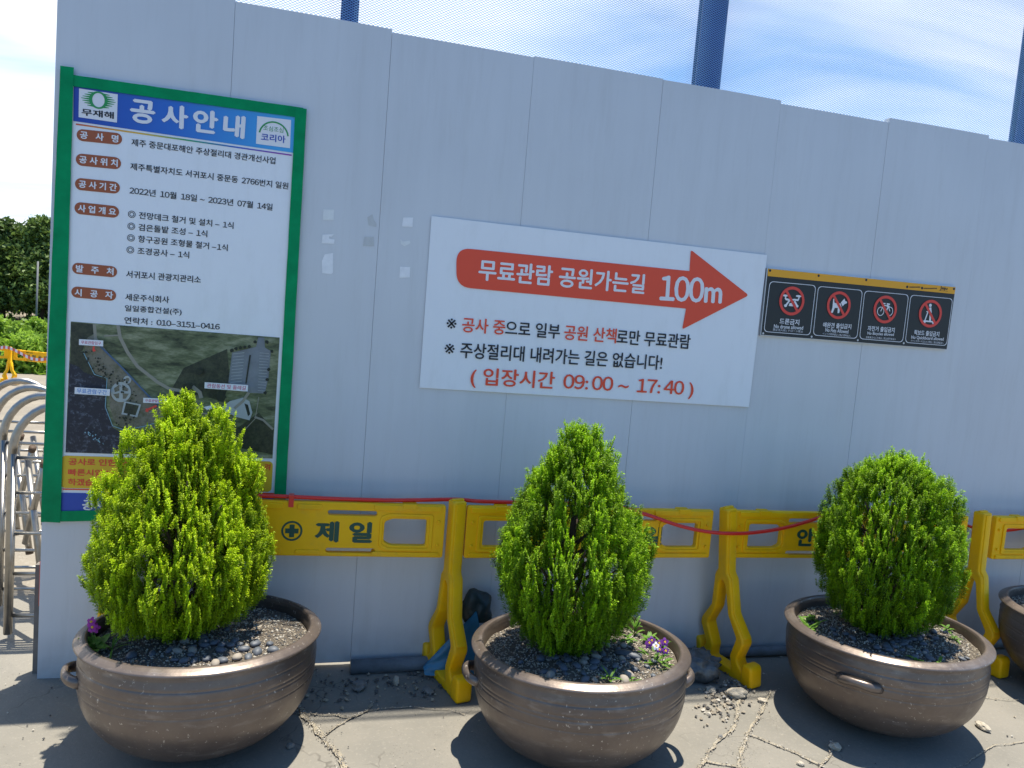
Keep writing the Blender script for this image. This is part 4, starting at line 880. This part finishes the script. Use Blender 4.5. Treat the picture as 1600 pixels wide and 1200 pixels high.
# gravel over the soil, one loose layer per planter
for i, (p, nm) in enumerate(zip(pl, ('left planter', 'middle planter', 'right planter', 'planter at the photo edge'))):
    random.seed(40+i); mb = MB(); mw = p.matrix_basis
    for k in range(5200):
        rr = .392*math.sqrt(random.random()); q = random.uniform(0, 6.283); x, y = rr*math.cos(q), rr*math.sin(q); f = mnoise.noise((x*4+i*7, y*4, 3))
        w = mw @ Vector((x, y, soilh(x, y)+.002)); mi = random.choices((0, 1, 2), ((.42, .40, .18), (.25, .48, .27), (.27, .47, .26), (.5, .4, .1))[i])[0]
        if f > .22: mi = 1 if random.random() < .6 else mi
        grit(mb, w.x, w.y, w.z, random.choice((.0025, .003, .0035, .004, .006)), mi)
    tag(mb.build('gravel', [M_['grit_a'], M_['grit_b'], M_['grit_c']]), 'fine mixed gravel covering the soil of the '+nm, 'gravel', kind='stuff')
# pebbles
peb = []
for s in range(6):
    random.seed(60+s); mb = lump((1, .72, .5), s+20, .22, 2); me_o = mb.build('pebble', M_['pebble'] if s < 4 else M_['pebble_tan']); peb.append(me_o.data); bpy.data.objects.remove(me_o)
def pebbles(i, spots, label, lo, hi, tan=.12):
    mw = pl[i].matrix_basis
    for x, y in spots:
        s = random.uniform(lo, hi); w = mw @ Vector((x, y, soilh(x, y)+s*.32))
        o = bpy.data.objects.new('pebble', peb[random.choice((4, 5)) if random.random() < tan else random.randrange(4)]); C.objects.link(o)
        o.location = w; o.scale = (s, s, s); o.rotation_euler = (random.uniform(-.3, .3), random.uniform(-.3, .3), random.uniform(0, 6.28)); tag(o, label, 'pebble', 'pebbles in the '+('left', 'middle', 'right')[i]+' planter')
def scatter(n, f, dmin):
    S = []
    for _ in range(4000):
        if len(S) >= n: break
        p = f()
        if math.hypot(*p) < .375 and all(math.hypot(p[0]-q[0], p[1]-q[1]) > dmin for q in S): S.append(p)
    return S
random.seed(71); pebbles(0, scatter(34, lambda: (random.gauss(.09, .12), random.gauss(-.20, .075)), .028), 'dark slate pebble on the soil in front of the left shrub', .016, .027)
random.seed(72); pebbles(1, scatter(46, lambda: (random.gauss(-.03, .16), random.gauss(-.17, .085)), .034), 'grey pebble on the soil around the middle shrub', .014, .025, .2)
random.seed(73); pebbles(2, scatter(60, lambda: (random.gauss(-.03, .15), random.gauss(-.16, .10)), .026), 'dark flat pebble in the shade under the right shrub', .014, .024, .05)
o = bpy.data.objects.new('pebble', peb[1]); C.objects.link(o); w = pl[1].matrix_basis @ Vector((.17, -.10, soilh(.17, -.10)+.012)); o.location = w; o.scale = (.062, .03, .03); o.rotation_euler = (0, 0, R(-40)); tag(o, 'long grey stone at the foot of the middle shrub', 'pebble')

# ------------------------------------------------------------------ clipped golden conifers in the planters
def spray_template(seed, pairs=12):
    r = np.random.default_rng(seed); Q = []; A = []
    def leafq(p, ang, sgn, l, w, age):
        """one scale twig leaving the point p at an angle from the frond axis (over 90 deg = drooping)"""
        d = np.array([sgn*math.sin(ang), math.cos(ang)]); n = np.array([-d[1], d[0], 0]); D = np.array([d[0], d[1], r.normal(0, .30)]); ro = math.pi/2+r.normal(0, .55)
        W = (n*math.cos(ro)+np.array([0, 0, 1.0])*math.sin(ro))*w; P = np.array([p[0], p[1], r.normal(0, .02)])
        Q.append([P, P+D*l*.45-W, P+D*l, P+D*l*.45+W]); A.append(age); return P[:2]+d*l*.8
    n = pairs
    for i in range(n+3):
        t = i/(n+3); leafq(np.array([r.normal(0, .01), t]), abs(r.normal(0, .25)), r.choice((-1, 1)), .13, .026, t)
    for i in range(n):
        t = .06+.86*i/n; L0 = (.20*(1-t)**.75+.06)*r.uniform(.6, 1.3)
        for s in (-1, 1):
            ang = R(r.uniform(28, 52)); p = np.array([0, t+r.uniform(-.03, .03)]); m = 3 if L0 > .17 else 2
            for k in range(m):
                f = k/m; ag = min(1, .25+.5*t+.45*(f+.3)); q = leafq(p, ang+f*R(r.uniform(35, 80)), s, L0/m*1.35, .029, ag)
                leafq(p, ang+f*R(50)+R(r.uniform(20, 70)), s, max(.075, L0*.40), .027, min(1, ag+.1)); p = q
            leafq(p, ang+R(r.uniform(55, 95)), s, .065, .028, min(1, .5+.5*t))
    return np.array(Q), np.array(A)
TPL = [spray_template(s) for s in range(6)]
def foliage_mesh(name, sprays, m, parent):
    """sprays: list of (pos, axis, side, length, tint)"""
    VV = []; AA = []
    for k, (p, a, b, L_, tint) in enumerate(sprays):
        Q, A = TPL[k % len(TPL)]; c = np.cross(a, b)
        u = Q[..., 0:1]; t = Q[..., 1:2]; o3 = Q[..., 2:3]
        bend = (t**2)*0.10*np.sin(k*1.7)+(u**2)*.5*np.sin(k*2.9)
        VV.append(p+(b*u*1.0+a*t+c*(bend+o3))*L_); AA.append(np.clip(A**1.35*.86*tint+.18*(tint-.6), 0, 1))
    V = np.concatenate(VV).reshape(-1, 3); A = np.concatenate(AA); n = len(V)//4
    me = bpy.data.meshes.new(name); me.vertices.add(len(V)); me.vertices.foreach_set('co', V.astype(np.float32).ravel())
    me.loops.add(4*n); me.loops.foreach_set('vertex_index', np.arange(4*n, dtype=np.int32)); me.polygons.add(n); me.polygons.foreach_set('loop_start', np.arange(0, 4*n, 4, dtype=np.int32)); me.polygons.foreach_set('loop_total', np.full(n, 4, dtype=np.int32))
    at_ = me.attributes.new('age', 'FLOAT', 'FACE'); at_.data.foreach_set('value', A.astype(np.float32)); me.materials.append(m); me.update(calc_edges=True); me.validate()
    o = bpy.data.objects.new(name, me); C.objects.link(o); o.parent = parent; return o
def unit(v): return v/np.linalg.norm(v)
def conifer(base, prof, peaks, label, seed, nclump=135, warm=1.0, squash=1.0, m='arbor'):
    """prof: (z above soil, radius) pairs; peaks: (x, y, z, r, h) leading shoots that break the outline"""
    g = np.random.default_rng(seed); t = thing('conifer_shrub', label, 'shrub', base, 0, 'clipped golden conifers in planters')
    zs = np.array([p[0] for p in prof]); rs = np.array([p[1] for p in prof])*squash; H = zs[-1]; peaks = [(a*squash, b, c, d, e) for a, b, c, d, e in peaks]
    sp = []
    wz = np.linspace(0, H, 300); wr = np.interp(wz, zs, rs)+.03; cdf = np.cumsum(wr); cdf /= cdf[-1]
    for k in range(nclump):
        z = np.interp((k+g.uniform(.1, .9))/nclump, cdf, wz); ph = k*2.39996+g.normal(0, .18); rr = float(np.interp(z, zs, rs)); lob = 1+.045*math.sin(3*ph+seed)+.03*math.sin(7*ph+z*9+seed*2)+g.normal(0, .014)-.13*max(0, math.sin(7*ph+2.2*math.sin(z*7+seed)))**8
        rr *= lob; rad = np.array([math.cos(ph), math.sin(ph), 0]); tint = g.uniform(.55, 1.15); hh = g.uniform(.10, .21)*(1 if z < H*.8 else .6); ww = g.uniform(.010, .020)
        tg = np.array([-rad[1], rad[0], 0]); ns = int(g.integers(16, 26)); dep = g.uniform(-.055, .012)
        for s in range(ns):
            q = g.uniform(-1, 1); zz = z+q*hh; 
            if zz > H+.01 or zz < -.03: continue
            r2 = max(0.0, min(float(np.interp(min(zz, H), zs, rs))*lob, rr+.04)); depth = abs(g.normal(0, .03)); w = ww*math.sqrt(max(.1, 1-q*q))
            pos = rad*(max(0, r2-.026-depth+dep))+tg*g.normal(0, w)+np.array([0, 0, zz-.05])
            ax = unit(np.array([0, 0, 1.0])+rad*g.uniform(.08, .38)+tg*g.normal(0, .12)); sd = unit(np.cross(np.cross(ax, rad*math.cos(qa := g.normal(0, .45))+tg*math.sin(qa)), ax))
            sp.append((pos, ax, sd, g.uniform(.045, .078), tint*g.uniform(.8, 1.15)*warm))
    for k in range(260):                                    # inner growth
        z = g.uniform(.02, H*.92); ph = g.uniform(0, 6.283); rr = float(np.interp(z, zs, rs))*g.uniform(.2, .7); rad = np.array([math.cos(ph), math.sin(ph), 0]); tg = np.array([-rad[1], rad[0], 0])
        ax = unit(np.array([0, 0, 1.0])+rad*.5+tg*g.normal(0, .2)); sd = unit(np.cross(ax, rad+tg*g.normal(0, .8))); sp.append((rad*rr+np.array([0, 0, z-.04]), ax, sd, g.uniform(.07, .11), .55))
    for (px, py, pz, pr, ph_) in peaks:
        for k in range(int(60*pr/.05)):
            q = g.uniform(-1, 1); a = g.uniform(0, 6.283); rr = pr*math.sqrt(1-max(0, q)**1.3*.96)*math.sqrt(g.uniform(.15, 1))*(1 if q > 0 else 1.15); rad = np.array([math.cos(a), math.sin(a), 0]); tg = np.array([-rad[1], rad[0], 0])
            ax = unit(np.array([0, 0, 1.0])+rad*g.uniform(.05, .4)); sd = unit(np.cross(ax, rad+tg*g.normal(0, .9))); sp.append((np.array([px, py, pz+q*ph_-.05])+rad*rr, ax, sd, g.uniform(.05, .085), g.uniform(.85, 1.2)*warm))
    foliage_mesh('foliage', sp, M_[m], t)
    mb = MB(); mb.tube([(0, 0, -.06), (.004, .003, .1), (-.004, 0, .35), (0, 0, H*.75)], [.030, .026, .018, .006], 9)
    for k in range(26):
        a = k*2.4; z = .02+.5*H*(k/26)+g.uniform(0, .04); rr = float(np.interp(min(H, z+.15), zs, rs))*.72
        mb.tube([(0, 0, z-.02), (math.cos(a)*rr*.5, math.sin(a)*rr*.5, z+.06), (math.cos(a)*rr, math.sin(a)*rr, z+.20)], [.010, .007, .003], 5)
    mb.build('trunk', M_['bark'], t); return t
pos = lambda i, x, y: tuple(pl[i].matrix_basis @ Vector((x, y, soilh(x, y))))
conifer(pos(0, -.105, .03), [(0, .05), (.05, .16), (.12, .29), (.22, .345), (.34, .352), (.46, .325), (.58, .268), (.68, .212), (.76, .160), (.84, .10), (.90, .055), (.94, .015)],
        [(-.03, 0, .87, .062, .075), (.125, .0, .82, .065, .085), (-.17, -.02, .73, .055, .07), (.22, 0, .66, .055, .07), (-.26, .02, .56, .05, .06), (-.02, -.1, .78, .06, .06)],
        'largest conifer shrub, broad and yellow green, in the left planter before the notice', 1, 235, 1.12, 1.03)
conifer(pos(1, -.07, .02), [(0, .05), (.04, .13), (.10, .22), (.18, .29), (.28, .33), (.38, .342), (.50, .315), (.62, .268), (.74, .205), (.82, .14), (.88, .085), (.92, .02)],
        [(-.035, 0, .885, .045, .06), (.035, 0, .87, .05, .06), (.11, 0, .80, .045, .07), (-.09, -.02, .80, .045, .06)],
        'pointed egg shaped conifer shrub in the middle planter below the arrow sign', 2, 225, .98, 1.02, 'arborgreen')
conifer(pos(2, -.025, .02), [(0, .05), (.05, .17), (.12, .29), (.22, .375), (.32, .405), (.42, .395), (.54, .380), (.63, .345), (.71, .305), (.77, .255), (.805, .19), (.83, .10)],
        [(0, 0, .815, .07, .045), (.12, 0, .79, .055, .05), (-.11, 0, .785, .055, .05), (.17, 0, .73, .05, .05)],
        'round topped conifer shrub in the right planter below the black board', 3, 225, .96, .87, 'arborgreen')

# ------------------------------------------------------------------ small plants in the planters
def blade(mb, p, d, L_, w, droop, mi=0):
    d = Vector(d).normalized(); side = d.cross(Vector((0, 0, 1)))
    side = side.normalized() if side.length > .05 else Vector((1, 0, 0)); V = []; F = []; n = 6
    for i in range(n+1):
        u = i/n; q = Vector(p)+d*(L_*u)+Vector((0, 0, -droop*u*u*L_)); ww = w*math.sin(math.pi*min(.97, .12+.85*u))**.8; V += [q-side*ww, q+Vector((0, 0, -.12*w)), q+side*ww]
        if i: a = 3*i; F += [(a-3, a-2, a+1, a), (a-2, a-1, a+2, a+1)]
    mb.add(V, F, mi, True)
def set_age(o, v=None):
    n = len(o.data.polygons); a = o.data.attributes.new('age', 'FLOAT', 'FACE'); a.data.foreach_set('value', [random.random() if v is None else v for _ in range(n)])
def weed(i, x, y, label, n, L_, w, seed, up=.7, stem=.03):
    random.seed(seed); b = pos(i, x, y); t = thing('weed', label, 'weed', b, 0, 'small weeds in the planters')
    mb = MB()
    for k in range(n):
        a = k*2.4+random.uniform(-.4, .4); e = up*random.uniform(.5, 1.3); blade(mb, (0, 0, stem*k/n), (math.cos(a), math.sin(a), e), L_*random.uniform(.6, 1.1), w*random.uniform(.7, 1.1), random.uniform(.1, .6))
    set_age(mb.build('leaves', M_['weed'], t)); mb = MB(); mb.tube([(0, 0, -.01), (0, 0, stem+.005)], .002, 5); set_age(mb.build('stem', M_['weed'], t), .3)
weed(0, -.36, -.11, 'broad leaved green weed at the left rim of the left planter', 7, .075, .017, 1, .8, .03)
weed(0, -.30, -.12, 'thin grassy weed just inside the left rim of the left planter', 7, .14, .004, 2, .6, .02)
weed(1, .30, .13, 'tall green weed by the back rim of the middle planter', 9, .085, .008, 3, 1.4, .05)
weed(1, .33, .04, 'leafy weed inside the right rim of the middle planter', 12, .06, .008, 4, .9, .03)
weed(1, .24, .06, 'low weed between the middle shrub and the right rim', 10, .05, .009, 5, .5, .02)
weed(1, .36, -.03, 'small grass tuft at the far right rim of the middle planter', 8, .06, .005, 6, .9, .02)
weed(1, .01, -.30, 'thin weed in front of the middle shrub near the front rim', 8, .07, .005, 7, .9, .02)
weed(1, .09, -.32, 'single long leaved sprout at the front rim of the middle planter', 4, .07, .006, 8, .5, .02)
weed(2, -.345, .10, 'long leaved weed rising over the left rim of the right planter', 7, .115, .014, 9, .9, .02)
weed(2, -.25, .20, 'short broad weed behind the left rim of the right planter', 5, .075, .018, 10, .5, .02)
weed(2, .20, .10, 'bright leafy weed right of the right shrub', 14, .07, .010, 11, .8, .03)
weed(2, .29, .06, 'slender sprout near the back rim of the right planter', 8, .065, .008, 12, 1.0, .04)
weed(2, .34, -.02, 'small weed at the right rim of the right planter', 10, .05, .007, 13, .8, .03)
weed(2, -.10, -.30, 'tiny sprout by the front rim of the right planter', 7, .05, .007, 14, .6, .02)
weed(2, .00, -.33, 'flat sprout lying at the front edge of the right planter', 5, .06, .007, 15, .3, .02)
weed(2, .29, -.12, 'yellowish weed cluster right of the shrub shadow', 10, .04, .006, 16, .6, .02)
def flower(mb, p, r, nrm, mi):
    n = Vector(nrm).normalized(); a = n.orthogonal().normalized(); b = n.cross(a)
    for k in range(5):
        q = 2*math.pi*k/5; d = a*math.cos(q)+b*math.sin(q); e = a*math.cos(q+1.57)+b*math.sin(q+1.57); P = Vector(p)
        mb.add([P, P+d*r*.5-e*r*.42+n*.003, P+d*r+n*.001-e*r*.2, P+d*r+n*.001+e*r*.2, P+d*r*.5+e*r*.42+n*.003], [(0, 1, 2, 3, 4)], mi)
def viola(i, x, y, label, n, m, seed, spread, h):
    random.seed(seed); t = thing('viola_plant', label, 'flower', pos(i, x, y)); mb = MB()
    for k in range(26):
        a = random.uniform(0, 6.28); rr = spread*math.sqrt(random.random()); blade(mb, (math.cos(a)*rr, math.sin(a)*rr, random.uniform(0, h*.4)), (math.cos(a), math.sin(a), random.uniform(.3, 1.2)), random.uniform(.025, .045), .007, .3)
    set_age(mb.build('leaves', M_['weed'], t))
    for k in range(n):
        a = k*2.4; rr = spread*.9*math.sqrt((k+.5)/n); hh = h*random.uniform(.6, 1.15); p = Vector((math.cos(a)*rr, math.sin(a)*rr, hh)); f = MB(); flower(f, p, random.uniform(.014, .020), (random.uniform(-.4, .2), -1, .55), 0); flower(f, p+Vector((.0, -.003, .002)), .005, (0, -1, .5), 1)
        f.tube([(p.x*.7, p.y*.7, 0), tuple(p)], .0012, 4, 2); fo = f.build('flower', [m if k % 4 != 3 else M_['whitepetal'] if i == 1 and k > 6 else m, M_['yellowink'], M_['weed']], t); set_age(fo, .4)
viola(1, .255, -.17, 'cluster of dark purple violas in the middle planter', 9, M_['viola'], 5, .055, .085)
viola(0, -.375, -.085, 'magenta flower stem at the left rim of the left planter', 3, M_['pinkpetal'], 6, .018, .09)

# ------------------------------------------------------------------ folding gate beyond the left end of the wall
gt = thing('folding_gate', 'stainless steel folding gate of nested arches beyond the left end of the hoarding', 'gate')
def arch(y, x0, x1, h, r):
    P = [(x0, y, .03), (x0, y, h-.24)]; w = x1-x0
    for q in np.linspace(0, math.pi, 17): P.append(((x0+x1)/2-math.cos(q)*w/2, y, h-.24+math.sin(q)*.24))
    P += [(x1, y, h-.24), (x1, y, .03)]; mb = MB(); mb.tube(P, r, 14); return mb
ys = [.42, .78, 1.12, 1.44]
for k, y in enumerate(ys):
    dx = -.17*k; x0, x1, h = -.262+dx*1.0, .135+dx, 1.16-.004*k
    arch(y, x0, x1, h, .020).build('arch', M_['steel'], gt)
    for z in (.12, .33, .53, .73, .90):
        mb = MB(); mb.tube([(x0, y, z), (x1, y, z)], .009, 8); mb.build('rung', M_['steel'], gt)
for k in range(3):
    ya, yb = ys[k], ys[k+1]; xa, xb = -.205-.17*k, -.205-.17*(k+1)
    for off in (.07, .22):
        for z0, z1 in ((.32, .82), (.86, .38)):
            mb = MB(); a = Vector((xa+off, ya+.03, z0)); b = Vector((xb+off, yb-.03, z1)); mb.tube([a, b], .016, 10); o = mb.build('scissor_bar', M_['steel'], gt)
            mb = MB(); d = (b-a).normalized(); mb.tube([a-d*.02, a+d*.005], .019, 10); mb.build('end_cap', mat('rubber', (.08, .05, .03), .7), o)
mb = MB(); mb.box(-.012, .0, .03, .042, .32, .52); tag(mb.build('warning_strip', M_['rope']), 'torn red warning strip hanging at the left edge of the hoarding', 'strip')

# ------------------------------------------------------------------ background behind the wall
def base_at(px, y): v = at(px, 560, y); return (v.x, y, gz(v.x, y))
A = base_at(-70, 16.3); B = base_at(13, 16.8); Cb = base_at(17, 16.8); D = base_at(104, 16.2)
barricade((A[0], A[1]), (B[0], B[1]), 'far yellow barricade left of the folding gate, cut by the photo edge', [(.03, R(35), 0)], 'far yellow barricades across the dirt lot')
barricade((Cb[0]+.06, Cb[1]), (D[0], D[1]), 'far yellow barricade above the folding gate, partly behind the hoarding', [(-.1, R(-20), 0)], 'far yellow barricades across the dirt lot')
tz = gz(0, 16.5)
hp2 = [Vector((A[0], A[1]-.12, tz+.85)), Vector(((A[0]+B[0])/2, 16.4, tz+.66)), Vector((B[0], B[1]-.2, tz+.90)), Vector(((Cb[0]+D[0])/2, 16.3, tz+.68)), Vector((D[0], D[1]-.15, tz+.85))]
mb = MB(); sp = smooth_path(hp2, 12); V = []; F = []
for i, p in enumerate(sp):
    V += [p+Vector((0, 0, .035)), p-Vector((0, 0, .035))]
    if i: mb.add([V[-4], V[-3], V[-1], V[-2]], [(0, 1, 2, 3)], i % 2)
tag(mb.build('warning_tape', [M_['rope'], M_['whitepetal']]), 'red and white warning tape strung along the far barricades', 'tape')
def leaf_cloud(n, sampler, size, seed):
    g = np.random.default_rng(seed); V = np.zeros((n*4, 3), np.float32); A = np.zeros(n, np.float32)
    for k in range(n):
        p, tint = sampler(g); a = unit(g.normal(0, 1, 3)+np.array([0, 0, .3])); b = unit(np.cross(a, g.normal(0, 1, 3))); s = size*g.uniform(.6, 1.3)
        V[4*k:4*k+4] = [p-a*s, p+b*s*.5, p+a*s, p-b*s*.5]; A[k] = np.clip(tint+g.normal(0, .2), 0, 1)
    return V, A
def leaf_obj(name, V, A, m, parent):
    n = len(A); me = bpy.data.meshes.new(name); me.vertices.add(4*n); me.vertices.foreach_set('co', V.ravel()); me.loops.add(4*n); me.loops.foreach_set('vertex_index', np.arange(4*n, dtype=np.int32)); me.polygons.add(n); me.polygons.foreach_set('loop_start', np.arange(0, 4*n, 4, dtype=np.int32)); me.polygons.foreach_set('loop_total', np.full(n, 4, dtype=np.int32))
    at_ = me.attributes.new('age', 'FLOAT', 'FACE'); at_.data.foreach_set('value', A); me.materials.append(m); me.update(calc_edges=True)
    o = bpy.data.objects.new(name, me); C.objects.link(o); o.parent = parent; return o
def pine(px, y, top_py, rad, label, seed, m='pine', n=15000):
    b = base_at(px, y); zt = at(px, top_py, y).z; H = zt-b[2]; t = thing('pine_tree', label, 'tree', b, 0, 'dark conifers beyond the dirt lot'); g = np.random.default_rng(seed)
    br = []
    for k in range(64):
        z = H*(.12+.86*(k/64)); a = k*2.4+g.normal(0, .3); rr = rad*(1-(k/64)**1.35)*g.uniform(.55, 1.15)+.15; br.append((z, a, rr, g.uniform(0, .7)))
    def samp(g):
        z, a, rr, ti = br[g.integers(len(br))]; u = g.uniform(.15, 1)**.7; w = .12*rr+.18
        return np.array([math.cos(a)*rr*u, math.sin(a)*rr*u, z+.25*rr*u*u])+g.normal(0, 1, 3)*np.array([w, w, w*.55]), ti+.25*u-.1
    V, A = leaf_cloud(n, samp, .11, seed); leaf_obj('crown', V, A, M_[m], t)
    mb = MB(); mb.tube([(0, 0, -.1), (0, 0, H*.5), (0, 0, H*.95)], [.20, .13, .03], 8)
    for z, a, rr, ti in br[::3]: mb.tube([(0, 0, z), (math.cos(a)*rr*.9, math.sin(a)*rr*.9, z+.22*rr)], [.05, .015], 5)
    mb.build('trunk', M_['bark'], t)
pine(0, 36, 344, 1.55, 'dark conifer at the left edge of the photo', 1); pine(30, 42, 392, 1.3, 'dark slim conifer, lower, between its two taller neighbours', 2); pine(61, 36, 340, 1.55, 'dark conifer behind the thin grey pole', 3)
pine(100, 38, 362, 1.8, 'dark conifer mostly hidden by the left edge of the hoarding', 4); pine(-60, 40, 352, 2.0, 'tall dark conifer just outside the left edge of the photo', 5); pine(-125, 37, 355, 2.4, 'dark conifer far outside the left edge of the photo', 6)
def bush(px, y, top_py, rad, label, seed, n=5200):
    b = base_at(px, y); zt = at(px, top_py, y).z; H = max(.6, zt-b[2]); t = thing('leafy_bush', label, 'bush', b, 0, 'bright leafy bushes behind the far barricades'); g = np.random.default_rng(seed)
    cl = [(g.normal(0, rad*.5), g.normal(0, rad*.3), g.uniform(.25, 1)*H*.85, g.uniform(.18, .36), g.uniform(.1, .8)) for _ in range(26)]
    def samp(g):
        x, yy, z, r, ti = cl[g.integers(len(cl))]; v = unit(g.normal(0, 1, 3))*r*g.uniform(.5, 1.1); return np.array([x, yy, max(.05, z)])+v, ti+.2
    V, A = leaf_cloud(n, samp, .085, seed); leaf_obj('leaves', V, A, M_['shrub'], t)
    mb = MB()
    for k in range(7): a = k*.9; mb.tube([(math.cos(a)*.05, math.sin(a)*.05, -.05), (math.cos(a)*rad*.4, math.sin(a)*rad*.3, H*.75)], [.025, .008], 5)
    mb.build('stems', M_['bark'], t)
bush(2, 23.5, 486, 1.1, 'tallest bright green bush, at the left edge of the photo', 11); bush(30, 23.8, 503, 1.0, 'bright green bush second from the left edge', 12); bush(56, 23.2, 522, .95, 'low bright green bush at the foot of the grey pole', 13)
bush(82, 23.6, 528, 1.0, 'low bright green bush touching the left edge of the hoarding', 14); bush(16, 22.2, 522, .9, 'low bright bush in front of the others, right behind the far barricade', 15); bush(44, 22.0, 532, .9, 'lowest bright bush, just above the far barricade with red tape', 16); bush(-40, 23.4, 490, 1.2, 'bright green bush outside the left edge of the photo', 17)
b = base_at(55, 25); zt = at(55, 408, 25).z
t = thing('lamp_pole', 'thin grey pole standing among the bushes before the dark conifers', 'pole', b)
mb = MB(); mb.tube([(0, 0, 0), (0, 0, zt-b[2])], .028, 10); mb.build('shaft', mat('galvanised', (.15, .16, .165), .6), t); mb = MB(); mb.box(-.12, .12, -.12, .12, 0, .03); mb.build('base_plate', M_['greypole'], t)
# the wood and the rough grass that close the dirt lot on both sides
blobs = []; g0 = np.random.default_rng(77)
for k in range(64):
    x = -95+k*2.6+g0.uniform(-.9, .9); y = 49+g0.uniform(-3, 4); blobs.append((x, y, gz(x, y), g0.uniform(1.5, 2.4), g0.uniform(3.0, 4.6), g0.uniform(0, .6)))
def wood_sample(g):
    x, y, z, r, h, ti = blobs[g.integers(len(blobs))]; u = g.uniform(0, 1); q = g.uniform(0, 6.283); rr = r*math.sqrt(max(.02, 1-u**1.8))*g.uniform(.55, 1.08)*(1+.2*math.sin(3*q+x))
    return np.array([x+math.cos(q)*rr, y+math.sin(q)*rr, z+u*h+g.normal(0, .15)]), ti+.2*u
V, A = leaf_cloud(42000, wood_sample, .30, 78); o = leaf_obj('far_wood', V, A, M_['pine'], None); tag(o, 'dark far off wood behind the conifers beyond the dirt lot', 'wood', kind='stuff')
def grass_sample(g):
    x = g.uniform(-60, 40); y = 21.3+abs(g.normal(0, 7)); y = min(y, 46); return np.array([x, y, gz(x, y)+abs(g.normal(0, .16))]), g.uniform(0, .9)
V, A = leaf_cloud(42000, grass_sample, .20, 79); o = leaf_obj('rough_grass', V, A, M_['shrub'], None); tag(o, 'bright green rough grass and low growth beyond the far barricades', 'grass', kind='stuff')
